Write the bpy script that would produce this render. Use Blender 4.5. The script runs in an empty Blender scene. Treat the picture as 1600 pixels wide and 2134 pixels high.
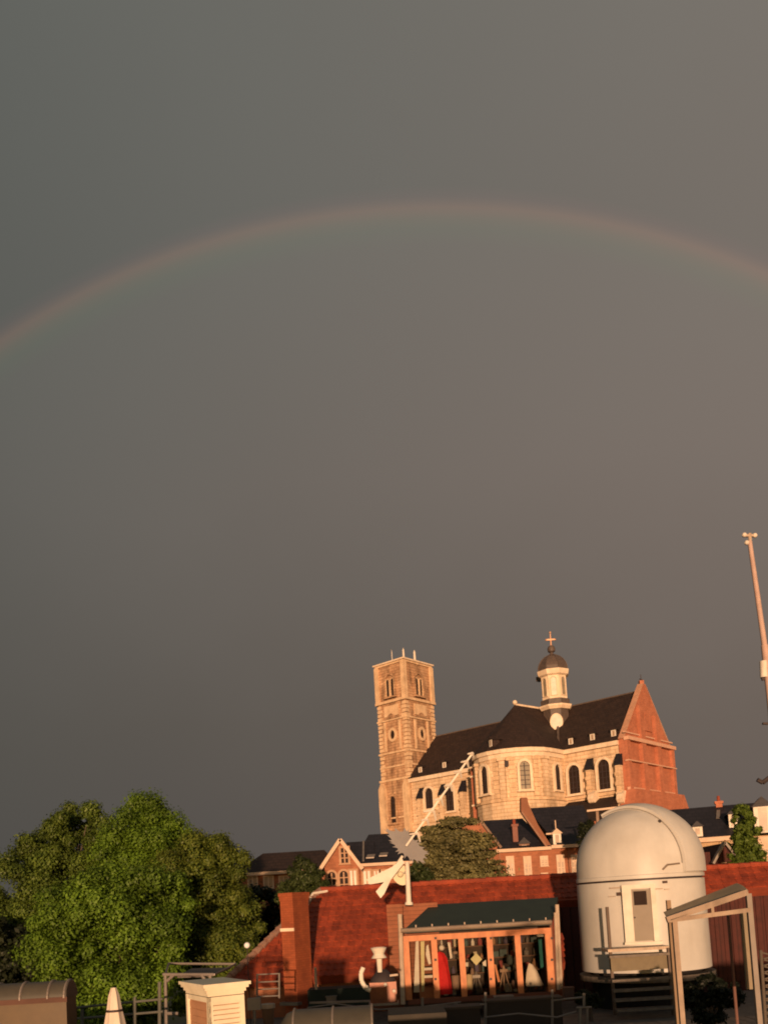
import bpy, bmesh, math, random
import numpy as np
from mathutils import Vector
random.seed(7); np.random.seed(7)
rad = math.radians
sc = bpy.context.scene
COL = sc.collection
EYE = 12.0
# ---------------------------------------------------------------- camera
FPX, CX, CY, PITCH, ROLL = 1800.0, 800.0, 1764.0, rad(4.0), rad(-3.3)
cam_d = bpy.data.cameras.new('camera'); cam = bpy.data.objects.new('camera', cam_d); COL.objects.link(cam)
cam_d.sensor_width = 36; cam_d.sensor_fit = 'AUTO'
cam_d.lens = FPX/2134*36; cam_d.shift_y = (CY-1067)/2134
cam_d.clip_start = 0.1; cam_d.clip_end = 6000
from mathutils import Matrix
RM = Matrix.Rotation(math.pi/2+PITCH, 3, 'X') @ Matrix.Rotation(ROLL, 3, 'Z')
cam.matrix_world = Matrix.Translation((0, 0, EYE)) @ RM.to_4x4()
sc.camera = cam
sc.cycles.filter_width = 1.9
# ---------------------------------------------------------------- light
SUN_EL, SUN_AZ = rad(2.5), rad(2.0)       # light travels towards +Y, 2 deg to the right, 2.5 deg down
ldir = Vector((math.sin(SUN_AZ)*math.cos(SUN_EL), math.cos(SUN_AZ)*math.cos(SUN_EL), -math.sin(SUN_EL)))
sd = bpy.data.lights.new('sun', 'SUN'); sun = bpy.data.objects.new('sun', sd); COL.objects.link(sun)
sd.energy = 4.7; sd.angle = rad(0.9); sd.color = (1.0, 0.60, 0.355)
sun.rotation_euler = ldir.to_track_quat('-Z', 'Y').to_euler()
sc.view_settings.view_transform = 'Standard'; sc.view_settings.look = 'None'
sc.view_settings.gamma = 1; sc.view_settings.exposure = 0.32; sc.view_settings.use_curve_mapping = False
# ---------------------------------------------------------------- world: storm cloud sky with a rainbow opposite the sun
def lin(r, g, b):
    return tuple(((c/255+0.055)/1.055)**2.4 if c > 10 else c/255/12.92 for c in (r, g, b))+(1,)
w = bpy.data.worlds.new('World'); sc.world = w; w.use_nodes = True
nt = w.node_tree; nt.nodes.clear(); N = nt.nodes.new; L = nt.links.new
def mth(op, a, b=None, c=None, tree=None):
    t = tree or nt; n = t.nodes.new('ShaderNodeMath'); n.operation = op
    for i, v in enumerate((a, b, c)):
        if v is None: continue
        if isinstance(v, (int, float)): n.inputs[i].default_value = v
        else: t.links.new(v, n.inputs[i])
    return n.outputs[0]
def ramp(fac, stops, tree=None, interp='LINEAR'):
    t = tree or nt; n = t.nodes.new('ShaderNodeValToRGB'); cr = n.color_ramp; cr.interpolation = interp
    while len(cr.elements) < len(stops): cr.elements.new(0.5)
    for e, (p, c) in zip(cr.elements, stops): e.position = p; e.color = c
    t.links.new(fac, n.inputs[0]); return n.outputs[0]
def mixc(fac, a, b, mode='MIX', tree=None):
    t = tree or nt; n = t.nodes.new('ShaderNodeMix'); n.data_type = 'RGBA'; n.blend_type = mode
    for i, v in ((0, fac), (6, a), (7, b)):
        if isinstance(v, (int, float)): n.inputs[i].default_value = v
        elif isinstance(v, tuple): n.inputs[i].default_value = v
        else: t.links.new(v, n.inputs[i])
    return n.outputs[2]
tc = N('ShaderNodeTexCoord'); sp = N('ShaderNodeSeparateXYZ'); L(tc.outputs['Generated'], sp.inputs[0])
elev = mth('MULTIPLY', mth('ARCSINE', sp.outputs[2]), 1/math.radians(90))
# brightness of the cloud deck, darkest towards the horizon
nz = N('ShaderNodeTexNoise'); nz.inputs['Scale'].default_value = 2.2; nz.inputs['Detail'].default_value = 5
L(tc.outputs['Generated'], nz.inputs['Vector'])
ef = mth('ADD', mth('MAXIMUM', elev, 0.0), mth('MULTIPLY', mth('SUBTRACT', nz.outputs[0], 0.5), 0.20))
base = ramp(ef, [(0.0, lin(85, 80, 76)), (0.13, lin(91, 86, 80)), (0.30, lin(104, 99, 93)), (0.55, lin(110, 108, 102)), (1.0, lin(112, 110, 106))])
# brighter to the right of the picture
side = mth('ADD', mth('MULTIPLY', sp.outputs[0], 0.62), 0.98)
sidec = N('ShaderNodeCombineXYZ')
L(mth('ADD', mth('MULTIPLY', sp.outputs[0], 0.72), 0.98), sidec.inputs[0]); L(mth('ADD', mth('MULTIPLY', sp.outputs[0], 0.50), 0.98), sidec.inputs[1]); L(mth('ADD', mth('MULTIPLY', sp.outputs[0], 0.44), 0.98), sidec.inputs[2])
base = mixc(1.0, base, sidec.outputs[0], 'MULTIPLY')
# rainbow: angle from the antisolar point
dp = N('ShaderNodeVectorMath'); dp.operation = 'DOT_PRODUCT'; L(tc.outputs['Generated'], dp.inputs[0]); dp.inputs[1].default_value = ldir
ang = mth('DIVIDE', mth('ADD', mth('ARCCOSINE', dp.outputs['Value']), math.radians(0.05)), math.radians(60))
d60 = lambda a: a/60
K = (0, 0, 0, 1)
bow = ramp(ang, [(0.0, (.030, .018, .013, 1)), (d60(30), (.026, .016, .012, 1)), (d60(38.5), (.021, .015, .012, 1)), (d60(41.2), (.019, .0155, .012, 1)),
                 (d60(42.0), (.018, .022, .012, 1)), (d60(42.4), (.030, .024, .012, 1)), (d60(42.85), (.058, .024, .012, 1)), (d60(43.3), (.014, .003, .004, 1)), (d60(43.8), K), (1.0, K)])
bowk = mth('MULTIPLY', ramp(elev, [(0.0, (.55, .55, .55, 1)), (0.3, (1, 1, 1, 1))]), 1.0)
bw = N('ShaderNodeVectorMath'); bw.operation = 'SCALE'; L(bow, bw.inputs[0]); L(bowk, bw.inputs['Scale'])
skyc = mixc(1.0, base, bw.outputs[0], 'ADD')
bg1 = N('ShaderNodeBackground'); L(skyc, bg1.inputs[0]); bg1.inputs[1].default_value = 0.81
sky = N('ShaderNodeTexSky'); sky.sky_type = 'NISHITA'; sky.sun_disc = False
sky.sun_elevation = SUN_EL; sky.sun_rotation = math.atan2(-ldir.x, -ldir.y)
bg2 = N('ShaderNodeBackground'); L(sky.outputs[0], bg2.inputs[0]); bg2.inputs[1].default_value = 0.13
# the cloud deck covers the whole east; behind the viewer the western sky is open
cl = ramp(mth('MULTIPLY', mth('ADD', sp.outputs[1], 1.0), 0.5), [(0.22, K), (0.5, (1, 1, 1, 1))])
ms = N('ShaderNodeMixShader'); L(cl, ms.inputs[0]); L(bg2.outputs[0], ms.inputs[1]); L(bg1.outputs[0], ms.inputs[2])
wo = N('ShaderNodeOutputWorld'); L(ms.outputs[0], wo.inputs[0])

# ---------------------------------------------------------------- geometry of sight lines (world points from photo positions)
CAM = np.array((0, 0, EYE)); RN = np.array(RM)
def ray(px, py): return RN @ np.array([(px-CX)/FPX, -(py-CY)/FPX, -1.0])
def PY(px, py, Y): d = ray(px, py); return CAM + d*(Y/d[1])
def PZ(px, py, z): d = ray(px, py); return CAM + d*((z-EYE)/d[2])
class Frame:
    """local frame: s along u, t along n (towards the viewer), z up"""
    def __init__(self, O, u, n): self.O = np.array(O[:2], float); self.u = np.array(u[:2], float); self.n = np.array(n[:2], float)
    def pt(self, s, t, z): p = self.O+self.u*s+self.n*t; return (p[0], p[1], z)
    def n_at(self, px, py, t=0.0):        # hit on plane t=const -> s,z
        d = ray(px, py); k = ((self.O+self.n*t) @ self.n)/(d[:2] @ self.n); p = CAM+d*k
        return float((p[:2]-self.O) @ self.u), float(p[2])
    def s_at(self, px, py, s=0.0):        # hit on plane s=const -> t,z
        d = ray(px, py); k = ((self.O+self.u*s) @ self.u)/(d[:2] @ self.u); p = CAM+d*k
        return float((p[:2]-self.O) @ self.n), float(p[2])
    def z_at(self, px, py, z):
        p = PZ(px, py, z)[:2]-self.O; return float(p @ self.u), float(p @ self.n)
    def hit(self, px, py, P0, Nn):        # hit on any plane given in local coords -> s,t,z
        P0 = np.array(self.pt(*P0)); a = self.u*Nn[0]+self.n*Nn[1]; Nw = np.array((a[0], a[1], Nn[2]))
        d = ray(px, py); p = CAM+d*(((P0-CAM) @ Nw)/(d @ Nw)); q = p[:2]-self.O
        return float(q @ self.u), float(q @ self.n), float(p[2])
    def sub(self, s, t, ang=0.0, flip=False):   # turned about z; ang turns n towards +s
        c, k = math.cos(ang), math.sin(ang)
        return Frame(self.O+self.u*s+self.n*t, self.u*c-self.n*k, self.n*c+self.u*k)
WF = Frame((0, 0), (1, 0), (0, -1))
def facade(pL, YL, pR, YR):
    a = PY(*pL, YL); b = PY(*pR, YR); u = (b-a)[:2]; l = np.hypot(*u); u = u/l
    return Frame(a, u, (u[1], -u[0])), l

# ---------------------------------------------------------------- materials
MATS = {}
def newmat(name):
    m = bpy.data.materials.new(name); m.use_nodes = True; t = m.node_tree; t.nodes.clear()
    o = t.nodes.new('ShaderNodeOutputMaterial'); p = t.nodes.new('ShaderNodeBsdfPrincipled'); t.links.new(p.outputs[0], o.inputs[0])
    MATS[name] = m; return m, t, p, o
def wallcoord(t):
    g = t.nodes.new('ShaderNodeNewGeometry'); c = t.nodes.new('ShaderNodeVectorMath'); c.operation = 'CROSS_PRODUCT'
    t.links.new(g.outputs['True Normal'], c.inputs[0]); c.inputs[1].default_value = (0, 0, 1)
    nn = t.nodes.new('ShaderNodeVectorMath'); nn.operation = 'NORMALIZE'; t.links.new(c.outputs[0], nn.inputs[0])
    d = t.nodes.new('ShaderNodeVectorMath'); d.operation = 'DOT_PRODUCT'; t.links.new(nn.outputs[0], d.inputs[0]); t.links.new(g.outputs['Position'], d.inputs[1])
    s = t.nodes.new('ShaderNodeSeparateXYZ'); t.links.new(g.outputs['Position'], s.inputs[0])
    k = t.nodes.new('ShaderNodeCombineXYZ'); t.links.new(d.outputs['Value'], k.inputs[0]); t.links.new(s.outputs[2], k.inputs[1])
    return k.outputs[0], g
def c4(c): return tuple(c)+(1,) if len(c) == 3 else tuple(c)
def mat(name, col, col2=None, rough=0.8, scale=2.0, var=1.0, metal=0.0, brick=None, mortar=None, bump=0.0, spec=0.3, stain=0.0, boards=None, detail=6):
    m, t, p, o = newmat(name)
    col2 = col2 or tuple(c*0.72 for c in col)
    wc, g = wallcoord(t)
    nz = t.nodes.new('ShaderNodeTexNoise'); nz.inputs['Scale'].default_value = scale; nz.inputs['Detail'].default_value = detail; nz.inputs['Roughness'].default_value = .65
    t.links.new(g.outputs['Position'], nz.inputs['Vector'])
    f = ramp(nz.outputs[0], [(0.5-.2*var if var else .3, (0, 0, 0, 1)), (0.5+.2*var, (1, 1, 1, 1))], t)
    c = mixc(f, c4(col2), c4(col), tree=t); h = nz.outputs[0]
    if brick:
        b = t.nodes.new('ShaderNodeTexBrick'); t.links.new(wc, b.inputs['Vector']); b.inputs['Scale'].default_value = 1
        b.inputs['Brick Width'].default_value = brick[0]; b.inputs['Row Height'].default_value = brick[1]; b.inputs['Mortar Size'].default_value = brick[2]
        b.inputs['Color1'].default_value = (1, 1, 1, 1); b.inputs['Color2'].default_value = (brick[3],)*3+(1,); b.inputs['Mortar'].default_value = c4(mortar)
        b.inputs['Bias'].default_value = 0.0; b.inputs['Mortar Smooth'].default_value = 0.3
        c = mixc(1.0, c, b.outputs['Color'], 'MULTIPLY', t); h = mth('ADD', mth('MULTIPLY', b.outputs['Fac'], -1.0), mth('MULTIPLY', h, .4), tree=t)
    if boards:
        s = t.nodes.new('ShaderNodeSeparateXYZ'); t.links.new(wc, s.inputs[0])
        q = mth('FRACT', mth('DIVIDE', s.outputs[0 if boards[0] == 'v' else 1], boards[1], tree=t), tree=t)
        k = ramp(q, [(0.0, (.35, .35, .35, 1)), (0.10, (1, 1, 1, 1)), (0.9, (.9, .9, .9, 1)), (1.0, (.5, .5, .5, 1))], t)
        c = mixc(1.0, c, k, 'MULTIPLY', t)
    if stain:
        mp = t.nodes.new('ShaderNodeMapping'); mp.inputs['Scale'].default_value = (1, 1, .25); t.links.new(g.outputs['Position'], mp.inputs[0])
        n2 = t.nodes.new('ShaderNodeTexNoise'); n2.inputs['Scale'].default_value = scale*1.6; n2.inputs['Detail'].default_value = 4; t.links.new(mp.outputs[0], n2.inputs['Vector'])
        k = ramp(n2.outputs[0], [(0.36, (1-stain,)*3+(1,)), (0.56, (1, 1, 1, 1))], t)
        c = mixc(1.0, c, k, 'MULTIPLY', t)
    t.links.new(c, p.inputs['Base Color']); p.inputs['Roughness'].default_value = rough; p.inputs['Metallic'].default_value = metal
    p.inputs['Specular IOR Level'].default_value = spec
    if bump:
        bn = t.nodes.new('ShaderNodeBump'); bn.inputs['Strength'].default_value = 0.6; bn.inputs['Distance'].default_value = bump
        t.links.new(h, bn.inputs['Height']); t.links.new(bn.outputs[0], p.inputs['Normal'])
    return m
def leafmat(name, ca, cb, trans=0.25):
    m, t, p, o = newmat(name)
    g = t.nodes.new('ShaderNodeNewGeometry')
    c = mixc(g.outputs['Random Per Island'], c4(ca), c4(cb), tree=t)
    nz = t.nodes.new('ShaderNodeTexNoise'); nz.inputs['Scale'].default_value = .55; t.links.new(g.outputs['Position'], nz.inputs['Vector'])
    k = ramp(nz.outputs[0], [(.35, (.62, .6, .55, 1)), (.65, (1.15, 1.12, 1.0, 1))], t); c = mixc(1.0, c, k, 'MULTIPLY', t)
    t.links.new(c, p.inputs['Base Color']); p.inputs['Roughness'].default_value = .55; p.inputs['Specular IOR Level'].default_value = .25
    tr = t.nodes.new('ShaderNodeBsdfTranslucent'); t.links.new(c, tr.inputs[0]); mx = t.nodes.new('ShaderNodeMixShader'); mx.inputs[0].default_value = trans
    t.links.new(p.outputs[0], mx.inputs[1]); t.links.new(tr.outputs[0], mx.inputs[2]); t.links.new(mx.outputs[0], o.inputs[0]); return m
def glassmat(name, tint=(.9, .9, .88), refl=.12):
    m, t, p, o = newmat(name)
    tr = t.nodes.new('ShaderNodeBsdfTransparent'); tr.inputs[0].default_value = c4(tint); gl = t.nodes.new('ShaderNodeBsdfGlossy'); gl.inputs['Roughness'].default_value = .02
    lw = t.nodes.new('ShaderNodeLayerWeight'); lw.inputs[0].default_value = refl
    mx = t.nodes.new('ShaderNodeMixShader'); t.links.new(lw.outputs['Fresnel'], mx.inputs[0]); t.links.new(tr.outputs[0], mx.inputs[1]); t.links.new(gl.outputs[0], mx.inputs[2]); t.links.new(mx.outputs[0], o.inputs[0]); return m

STONE = mat('cream_stone', (.70, .54, .37), (.55, .40, .25), scale=.7, brick=(1.1, .42, .035, .86), mortar=(.62, .55, .47), bump=.03, stain=.22)
SAND = mat('tower_sandstone', (.56, .36, .21), (.34, .19, .105), scale=.85, brick=(.9, .38, .04, .78), mortar=(.55, .5, .45), bump=.04, stain=.42)
TRIM = mat('pale_stone_trim', (.70, .58, .43), (.58, .45, .31), scale=1.5, stain=.12)
QUOIN = mat('weathered_quoin_stone', (.66, .48, .30), (.47, .32, .19), scale=1.2, stain=.2)
BRICKO = mat('orange_brick', (.46, .175, .10), (.37, .13, .07), scale=.9, brick=(.5, .16, .02, .8), mortar=(.95, .9, .85), bump=.01, stain=.12)
SLATE = mat('dark_slate', (.045, .028, .022), (.025, .017, .015), scale=1.3, rough=.75, brick=(.5, .3, .03, .75), mortar=(.5, .5, .5), bump=.02, spec=.2)
SLATEB = mat('blue_black_slate', (.022, .020, .026), (.013, .012, .016), scale=1.3, rough=.6, brick=(.5, .3, .03, .75), mortar=(.5, .5, .5), bump=.02)
DARKGLASS = mat('dark_window_glass', (.03, .018, .014), (.018, .012, .01), rough=.7, spec=.12)
PALEGLASS = mat('pale_leaded_glass', (.24, .2, .14), (.15, .13, .09), rough=.4)
LEAD = mat('weathered_lead', (.10, .075, .06), (.06, .045, .038), rough=.55, scale=2)
IRON = mat('dark_iron', (.04, .03, .03), rough=.6)
GILT = mat('gilded_metal', (.55, .33, .2), (.45, .25, .15), rough=.45, metal=.3)
BRICKH = mat('house_brick', (.36, .145, .075), (.26, .095, .045), scale=.9, brick=(.4, .14, .02, .75), mortar=(.9, .85, .8), stain=.15)
PALEF = mat('pale_house_paint', (.56, .42, .30), (.46, .33, .23), scale=2, rough=.7)
WHITEP = mat('white_paint', (.64, .59, .50), (.50, .45, .37), scale=2, rough=.6)
WINP = mat('window_glass_pale', (.40, .30, .2), (.2, .14, .1), scale=1.2, rough=.35)
DOMEW = mat('dome_white_paint', (.50, .49, .45), (.43, .415, .375), scale=.9, rough=.5, spec=.35, stain=.10, bump=.004)
DOORG = mat('door_grey', (.23, .20, .16), (.2, .17, .13), rough=.6)
RTILE = mat('red_roof_tile', (.31, .056, .021), (.17, .029, .013), scale=1.6, rough=.7, bump=.01, stain=.25)
RTILED = mat('old_red_tile', (.26, .055, .025), (.16, .035, .018), scale=2.5, rough=.8)
def per_piece(m, lo=.76, hi=1.14):
    t = m.node_tree; p = next(n for n in t.nodes if n.type == 'BSDF_PRINCIPLED'); l = p.inputs['Base Color'].links[0].from_socket
    g = t.nodes.new('ShaderNodeNewGeometry'); k = ramp(g.outputs['Random Per Island'], [(0, (lo, lo, lo, 1)), (1, (hi, hi, hi, 1))], t)
    t.links.new(mixc(1.0, l, k, 'MULTIPLY', t), p.inputs['Base Color'])
per_piece(RTILE)
HIPT = mat('hip_tile_mortared', (.30, .2, .15), (.16, .07, .045), scale=6)
CHIMB = mat('chimney_brick', (.33, .085, .03), (.22, .055, .022), scale=1.6, brick=(.22, .075, .010, .8), mortar=(.75, .7, .62), bump=.006, stain=.15)
MAROON = mat('maroon_boards', (.07, .017, .012), (.042, .012, .009), scale=3, boards=('v', .32))  # board colour darkened to carry shade below the high eave as well
SHING = mat('clay_shingles', (.26, .095, .045), (.17, .06, .03), scale=2.5, boards=('h', .13))
ORWOOD = mat('orange_timber', (.50, .19, .07), (.38, .13, .047), scale=5, rough=.55, stain=.15)
GREENR = mat('dark_green_roofing', (.022, .035, .026), (.015, .024, .019), scale=2, rough=.6)
ZINC = mat('zinc_gutter', (.24, .19, .14), (.17, .13, .10), rough=.5, metal=.2)
GALV = mat('galvanised_steel', (.22, .19, .165), (.15, .13, .11), rough=.5, metal=.3)
POSTW = mat('pale_painted_steel', (.44, .35, .26), (.33, .25, .18), scale=4, rough=.55, stain=.2)
CANM = mat('shaded_canopy_paint', (.34, .26, .19), (.22, .165, .12), scale=5, rough=.65, stain=.25)  # pale post paint made darker to imitate shade on the canopy frame
CREAMP = mat('cream_board', (.30, .245, .16), (.22, .175, .115), rough=.7, stain=.2)
DARK = mat('black_felt', (.016, .014, .013), (.010, .009, .009), rough=.9)
FLOORM = mat('roof_gravel_dark', (.16, .135, .11), (.08, .068, .056), scale=5, rough=.95, bump=.02)
DECKM = mat('deck_boards', (.27, .20, .145), (.18, .13, .095), scale=5, rough=.85, stain=.3)
SLATM = mat('step_timber', (.17, .14, .11), (.12, .10, .08), scale=5, rough=.8, stain=.2)
LOUV = mat('cream_louvre_paint', (.72, .66, .50), (.64, .57, .41), scale=3, rough=.5, stain=.08)
INNER = mat('reddish_inner_boards', (.42, .22, .12), (.34, .18, .10), scale=3)
TANP = mat('tan_polycarbonate', (.10, .068, .034), (.062, .042, .022), scale=1.2, rough=.4)  # colour kept dark to imitate shade on the barrel shelter wall
HOODM = mat('grey_hood_sheet', (.07, .064, .048), (.045, .041, .032), scale=1.5, rough=.4)  # sheet colour darkened too, imitating shade on the shelter roof
PARAS = mat('parasol_cloth', (.62, .54, .44), (.54, .46, .37), scale=4, rough=.85)
COPPER = mat('brown_copper', (.15, .055, .03), (.09, .033, .02), scale=5, rough=.4, metal=.3)
REDC = mat('red_cloth', (.55, .02, .02), (.4, .012, .012), scale=4)
TEAL = mat('teal_cloth', (.03, .16, .14), rough=.8)
CREAMD = mat('cream_dish', (.62, .55, .38), (.52, .46, .3), rough=.6)
GREYPL = mat('lilac_grey_plate', (.125, .12, .12), (.095, .09, .09), rough=.5)
GRASSM = mat('grass_ground', (.05, .065, .025), (.035, .045, .018), scale=.3)
ROADM = mat('asphalt', (.05, .048, .045), rough=.9)
BARK = mat('bark', (.08, .06, .045), scale=4)
DKBROWN = mat('interior_dark', (.05, .032, .022), (.03, .02, .014))  # dark brown for the garden room's back wall and floor
YELW = mat('yellow_card', (.6, .55, .3))
PANE = glassmat('clear_pane', refl=.22)

# ---------------------------------------------------------------- mesh helpers
BASE = {}
class MB:
    def __init__(s): s.v = []; s.f = []; s.ch = []
    def add(s, vs, fs):
        o = len(s.v); s.ch.append((o, len(s.f))); s.v += [tuple(map(float, v)) for v in vs]; s.f += [tuple(i+o for i in f) for f in fs]; return s
    def hexa(s, p):   # 8 points: bottom 4, top 4
        return s.add(p, [(0, 1, 2, 3), (7, 6, 5, 4), (0, 4, 5, 1), (1, 5, 6, 2), (2, 6, 7, 3), (3, 7, 4, 0)])
    def box(s, F, s0, s1, t0, t1, z0, z1):
        return s.hexa([F.pt(a, b, z) for z in (z0, z1) for a, b in ((s0, t0), (s1, t0), (s1, t1), (s0, t1))])
    def prism(s, F, pts, t0, t1):      # polygon (s,z) extruded along t
        n = len(pts); vs = [F.pt(a, t0, z) for a, z in pts]+[F.pt(a, t1, z) for a, z in pts]
        return s.add(vs, [tuple(range(n)), tuple(range(2*n-1, n-1, -1))]+[(i, (i+1) % n, (i+1) % n+n, i+n) for i in range(n)])
    def prism_s(s, F, pts, s0, s1):    # polygon (t,z) extruded along s
        n = len(pts); vs = [F.pt(s0, a, z) for a, z in pts]+[F.pt(s1, a, z) for a, z in pts]
        return s.add(vs, [tuple(range(n)), tuple(range(2*n-1, n-1, -1))]+[(i, (i+1) % n, (i+1) % n+n, i+n) for i in range(n)])
    def plan(s, F, pts, z0, z1):       # polygon (s,t) extruded up
        n = len(pts); vs = [F.pt(a, b, z0) for a, b in pts]+[F.pt(a, b, z1) for a, b in pts]
        return s.add(vs, [tuple(range(n)), tuple(range(2*n-1, n-1, -1))]+[(i, (i+1) % n, (i+1) % n+n, i+n) for i in range(n)])
    def slab(s, pts, vec):             # world polygon extruded by vec
        n = len(pts); q = [tuple(np.array(p)+np.array(vec)) for p in pts]
        return s.add(list(pts)+q, [tuple(range(n)), tuple(range(2*n-1, n-1, -1))]+[(i, (i+1) % n, (i+1) % n+n, i+n) for i in range(n)])
    def tube(s, a, b, r0, r1=None, n=8, caps=True):
        r1 = r0 if r1 is None else r1; a = Vector(a); b = Vector(b); q = (b-a).to_track_quat('Z', 'Y'); vs = []
        for p, r in ((a, r0), (b, r1)):
            for i in range(n): an = 2*math.pi*i/n; vs.append(p+q @ Vector((r*math.cos(an), r*math.sin(an), 0)))
        fs = [(i, (i+1) % n, (i+1) % n+n, i+n) for i in range(n)]
        if caps: fs += [tuple(range(n-1, -1, -1)), tuple(range(n, 2*n))]
        return s.add(vs, fs)
    def path(s, pts, r, n=8):
        for a, b in zip(pts, pts[1:]): s.tube(a, b, r, r, n)
        return s
    def bar(s, a, b, w, h):            # rectangular bar, w sideways, h upwards
        a = Vector(a); b = Vector(b); d = (b-a).normalized(); sd_ = d.cross(Vector((0, 0, 1)))
        if sd_.length < .1: sd_ = Vector((1, 0, 0))
        sd_.normalize(); up = sd_.cross(d).normalized(); vs = []
        for p in (a, b):
            for x, y in ((-1, -1), (1, -1), (1, 1), (-1, 1)): vs.append(p+sd_*(x*w/2)+up*(y*h/2))
        return s.hexa(vs)
    def lathe(s, c, prof, n=32, a0=0.0, a1=2*math.pi):   # profile (r,z) about the vertical through c
        full = abs(a1-a0-2*math.pi) < 1e-6; m = n if full else n+1; vs = []
        for r, z in prof:
            for i in range(m): a = a0+(a1-a0)*i/n; vs.append((c[0]+r*math.cos(a), c[1]+r*math.sin(a), z))
        fs = []
        for j in range(len(prof)-1):
            for i in range(n): k = (i+1) % m; fs.append((j*m+i, j*m+k, (j+1)*m+k, (j+1)*m+i))
        s.add(vs, fs)
        if full:
            o = len(s.v)-len(vs)
            for j in (0, len(prof)-1):
                if prof[j][0] > 1e-4: s.f.append(tuple(o+j*m+i for i in range(m)))
        return s
    def poly(s, pts): return s.add(pts, [tuple(range(len(pts)))])
    def ball(s, c, r, n=10, sx=1, sy=1, sz=1):
        k = 6; return s.lathe_scaled(c, r, n, k, sx, sy, sz)
    def lathe_scaled(s, c, r, n, k, sx, sy, sz):
        vs = [(c[0], c[1], c[2]+r*sz)]
        for j in range(1, k):
            th = math.pi*j/k
            for i in range(n): a = 2*math.pi*i/n; vs.append((c[0]+r*sx*math.sin(th)*math.cos(a), c[1]+r*sy*math.sin(th)*math.sin(a), c[2]+r*sz*math.cos(th)))
        vs.append((c[0], c[1], c[2]-r*sz)); fs = [(0, 1+i, 1+(i+1) % n) for i in range(n)]
        for j in range(k-2):
            for i in range(n): a = 1+j*n+i; b = 1+j*n+(i+1) % n; fs.append((a, a+n, b+n, b))
        l = len(vs)-1; o = 1+(k-2)*n; fs += [(l, o+(i+1) % n, o+i) for i in range(n)]
        return s.add(vs, fs)
    def each(s, name, m, parent, **k):      # every piece added becomes a part of its own
        out = []
        for i, (v0, f0) in enumerate(s.ch):
            v1, f1 = s.ch[i+1] if i+1 < len(s.ch) else (len(s.v), len(s.f))
            q = MB(); q.v = s.v[v0:v1]; q.f = [tuple(a-v0 for a in f) for f in s.f[f0:f1]]; out.append(q.build(name, m, parent, **k))
        return out
    def build(s, name, m, parent=None, label=None, cat=None, group=None, kind=None, smooth=False, base=None):
        if parent is not None: b = BASE[parent]
        elif base is not None: b = base
        else:
            v = np.array(s.v); b = ((v[:, 0].min()+v[:, 0].max())/2, (v[:, 1].min()+v[:, 1].max())/2, v[:, 2].min())
            if kind == 'structure': b = (0, 0, 0)
        me = bpy.data.meshes.new(name); me.from_pydata([(x-b[0], y-b[1], z-b[2]) for x, y, z in s.v], [], s.f)
        bm = bmesh.new(); bm.from_mesh(me); bmesh.ops.recalc_face_normals(bm, faces=bm.faces)
        if smooth:
            bmesh.ops.remove_doubles(bm, verts=bm.verts, dist=1e-5)
            for fc in bm.faces: fc.smooth = True
            for e in bm.edges:
                if len(e.link_faces) == 2 and e.calc_face_angle(0) > rad(38): e.smooth = False
        bm.to_mesh(me); bm.free(); me.materials.append(m)
        o = bpy.data.objects.new(name, me); COL.objects.link(o)
        if parent is not None: o.parent = parent
        else: o.location = b
        BASE[o] = b
        tag(o, label, cat, group, kind); return o
def tag(o, label=None, cat=None, group=None, kind=None):
    if label: o['label'] = label
    if cat: o['category'] = cat
    if group: o['group'] = group
    if kind: o['kind'] = kind
def thing(name, label, cat, loc, group=None):
    o = bpy.data.objects.new(name, None); COL.objects.link(o); o.location = tuple(loc); o.empty_display_size = .3; BASE[o] = tuple(map(float, loc))
    tag(o, label, cat, group); return o
def inst(o, offset, parent):           # a copy of a part, moved, sharing its mesh
    c = o.copy(); COL.objects.link(c); c.parent = parent; c.location = Vector(o.location)+Vector(offset); BASE[c] = BASE[parent]; return c
def arch_pts(s, z0, z1, w, n=8, pointed=False):
    h = w/2; zs = z1-(h if not pointed else w*.8); pts = [(s-h, z0), (s+h, z0)]
    for i in range(n+1):
        a = math.pi*i/n
        if pointed: pts.append((s+h*math.cos(a), zs+(z1-zs)*math.sin(a)**.8))
        else: pts.append((s+h*math.cos(a), zs+h*math.sin(a)))
    return pts
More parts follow.
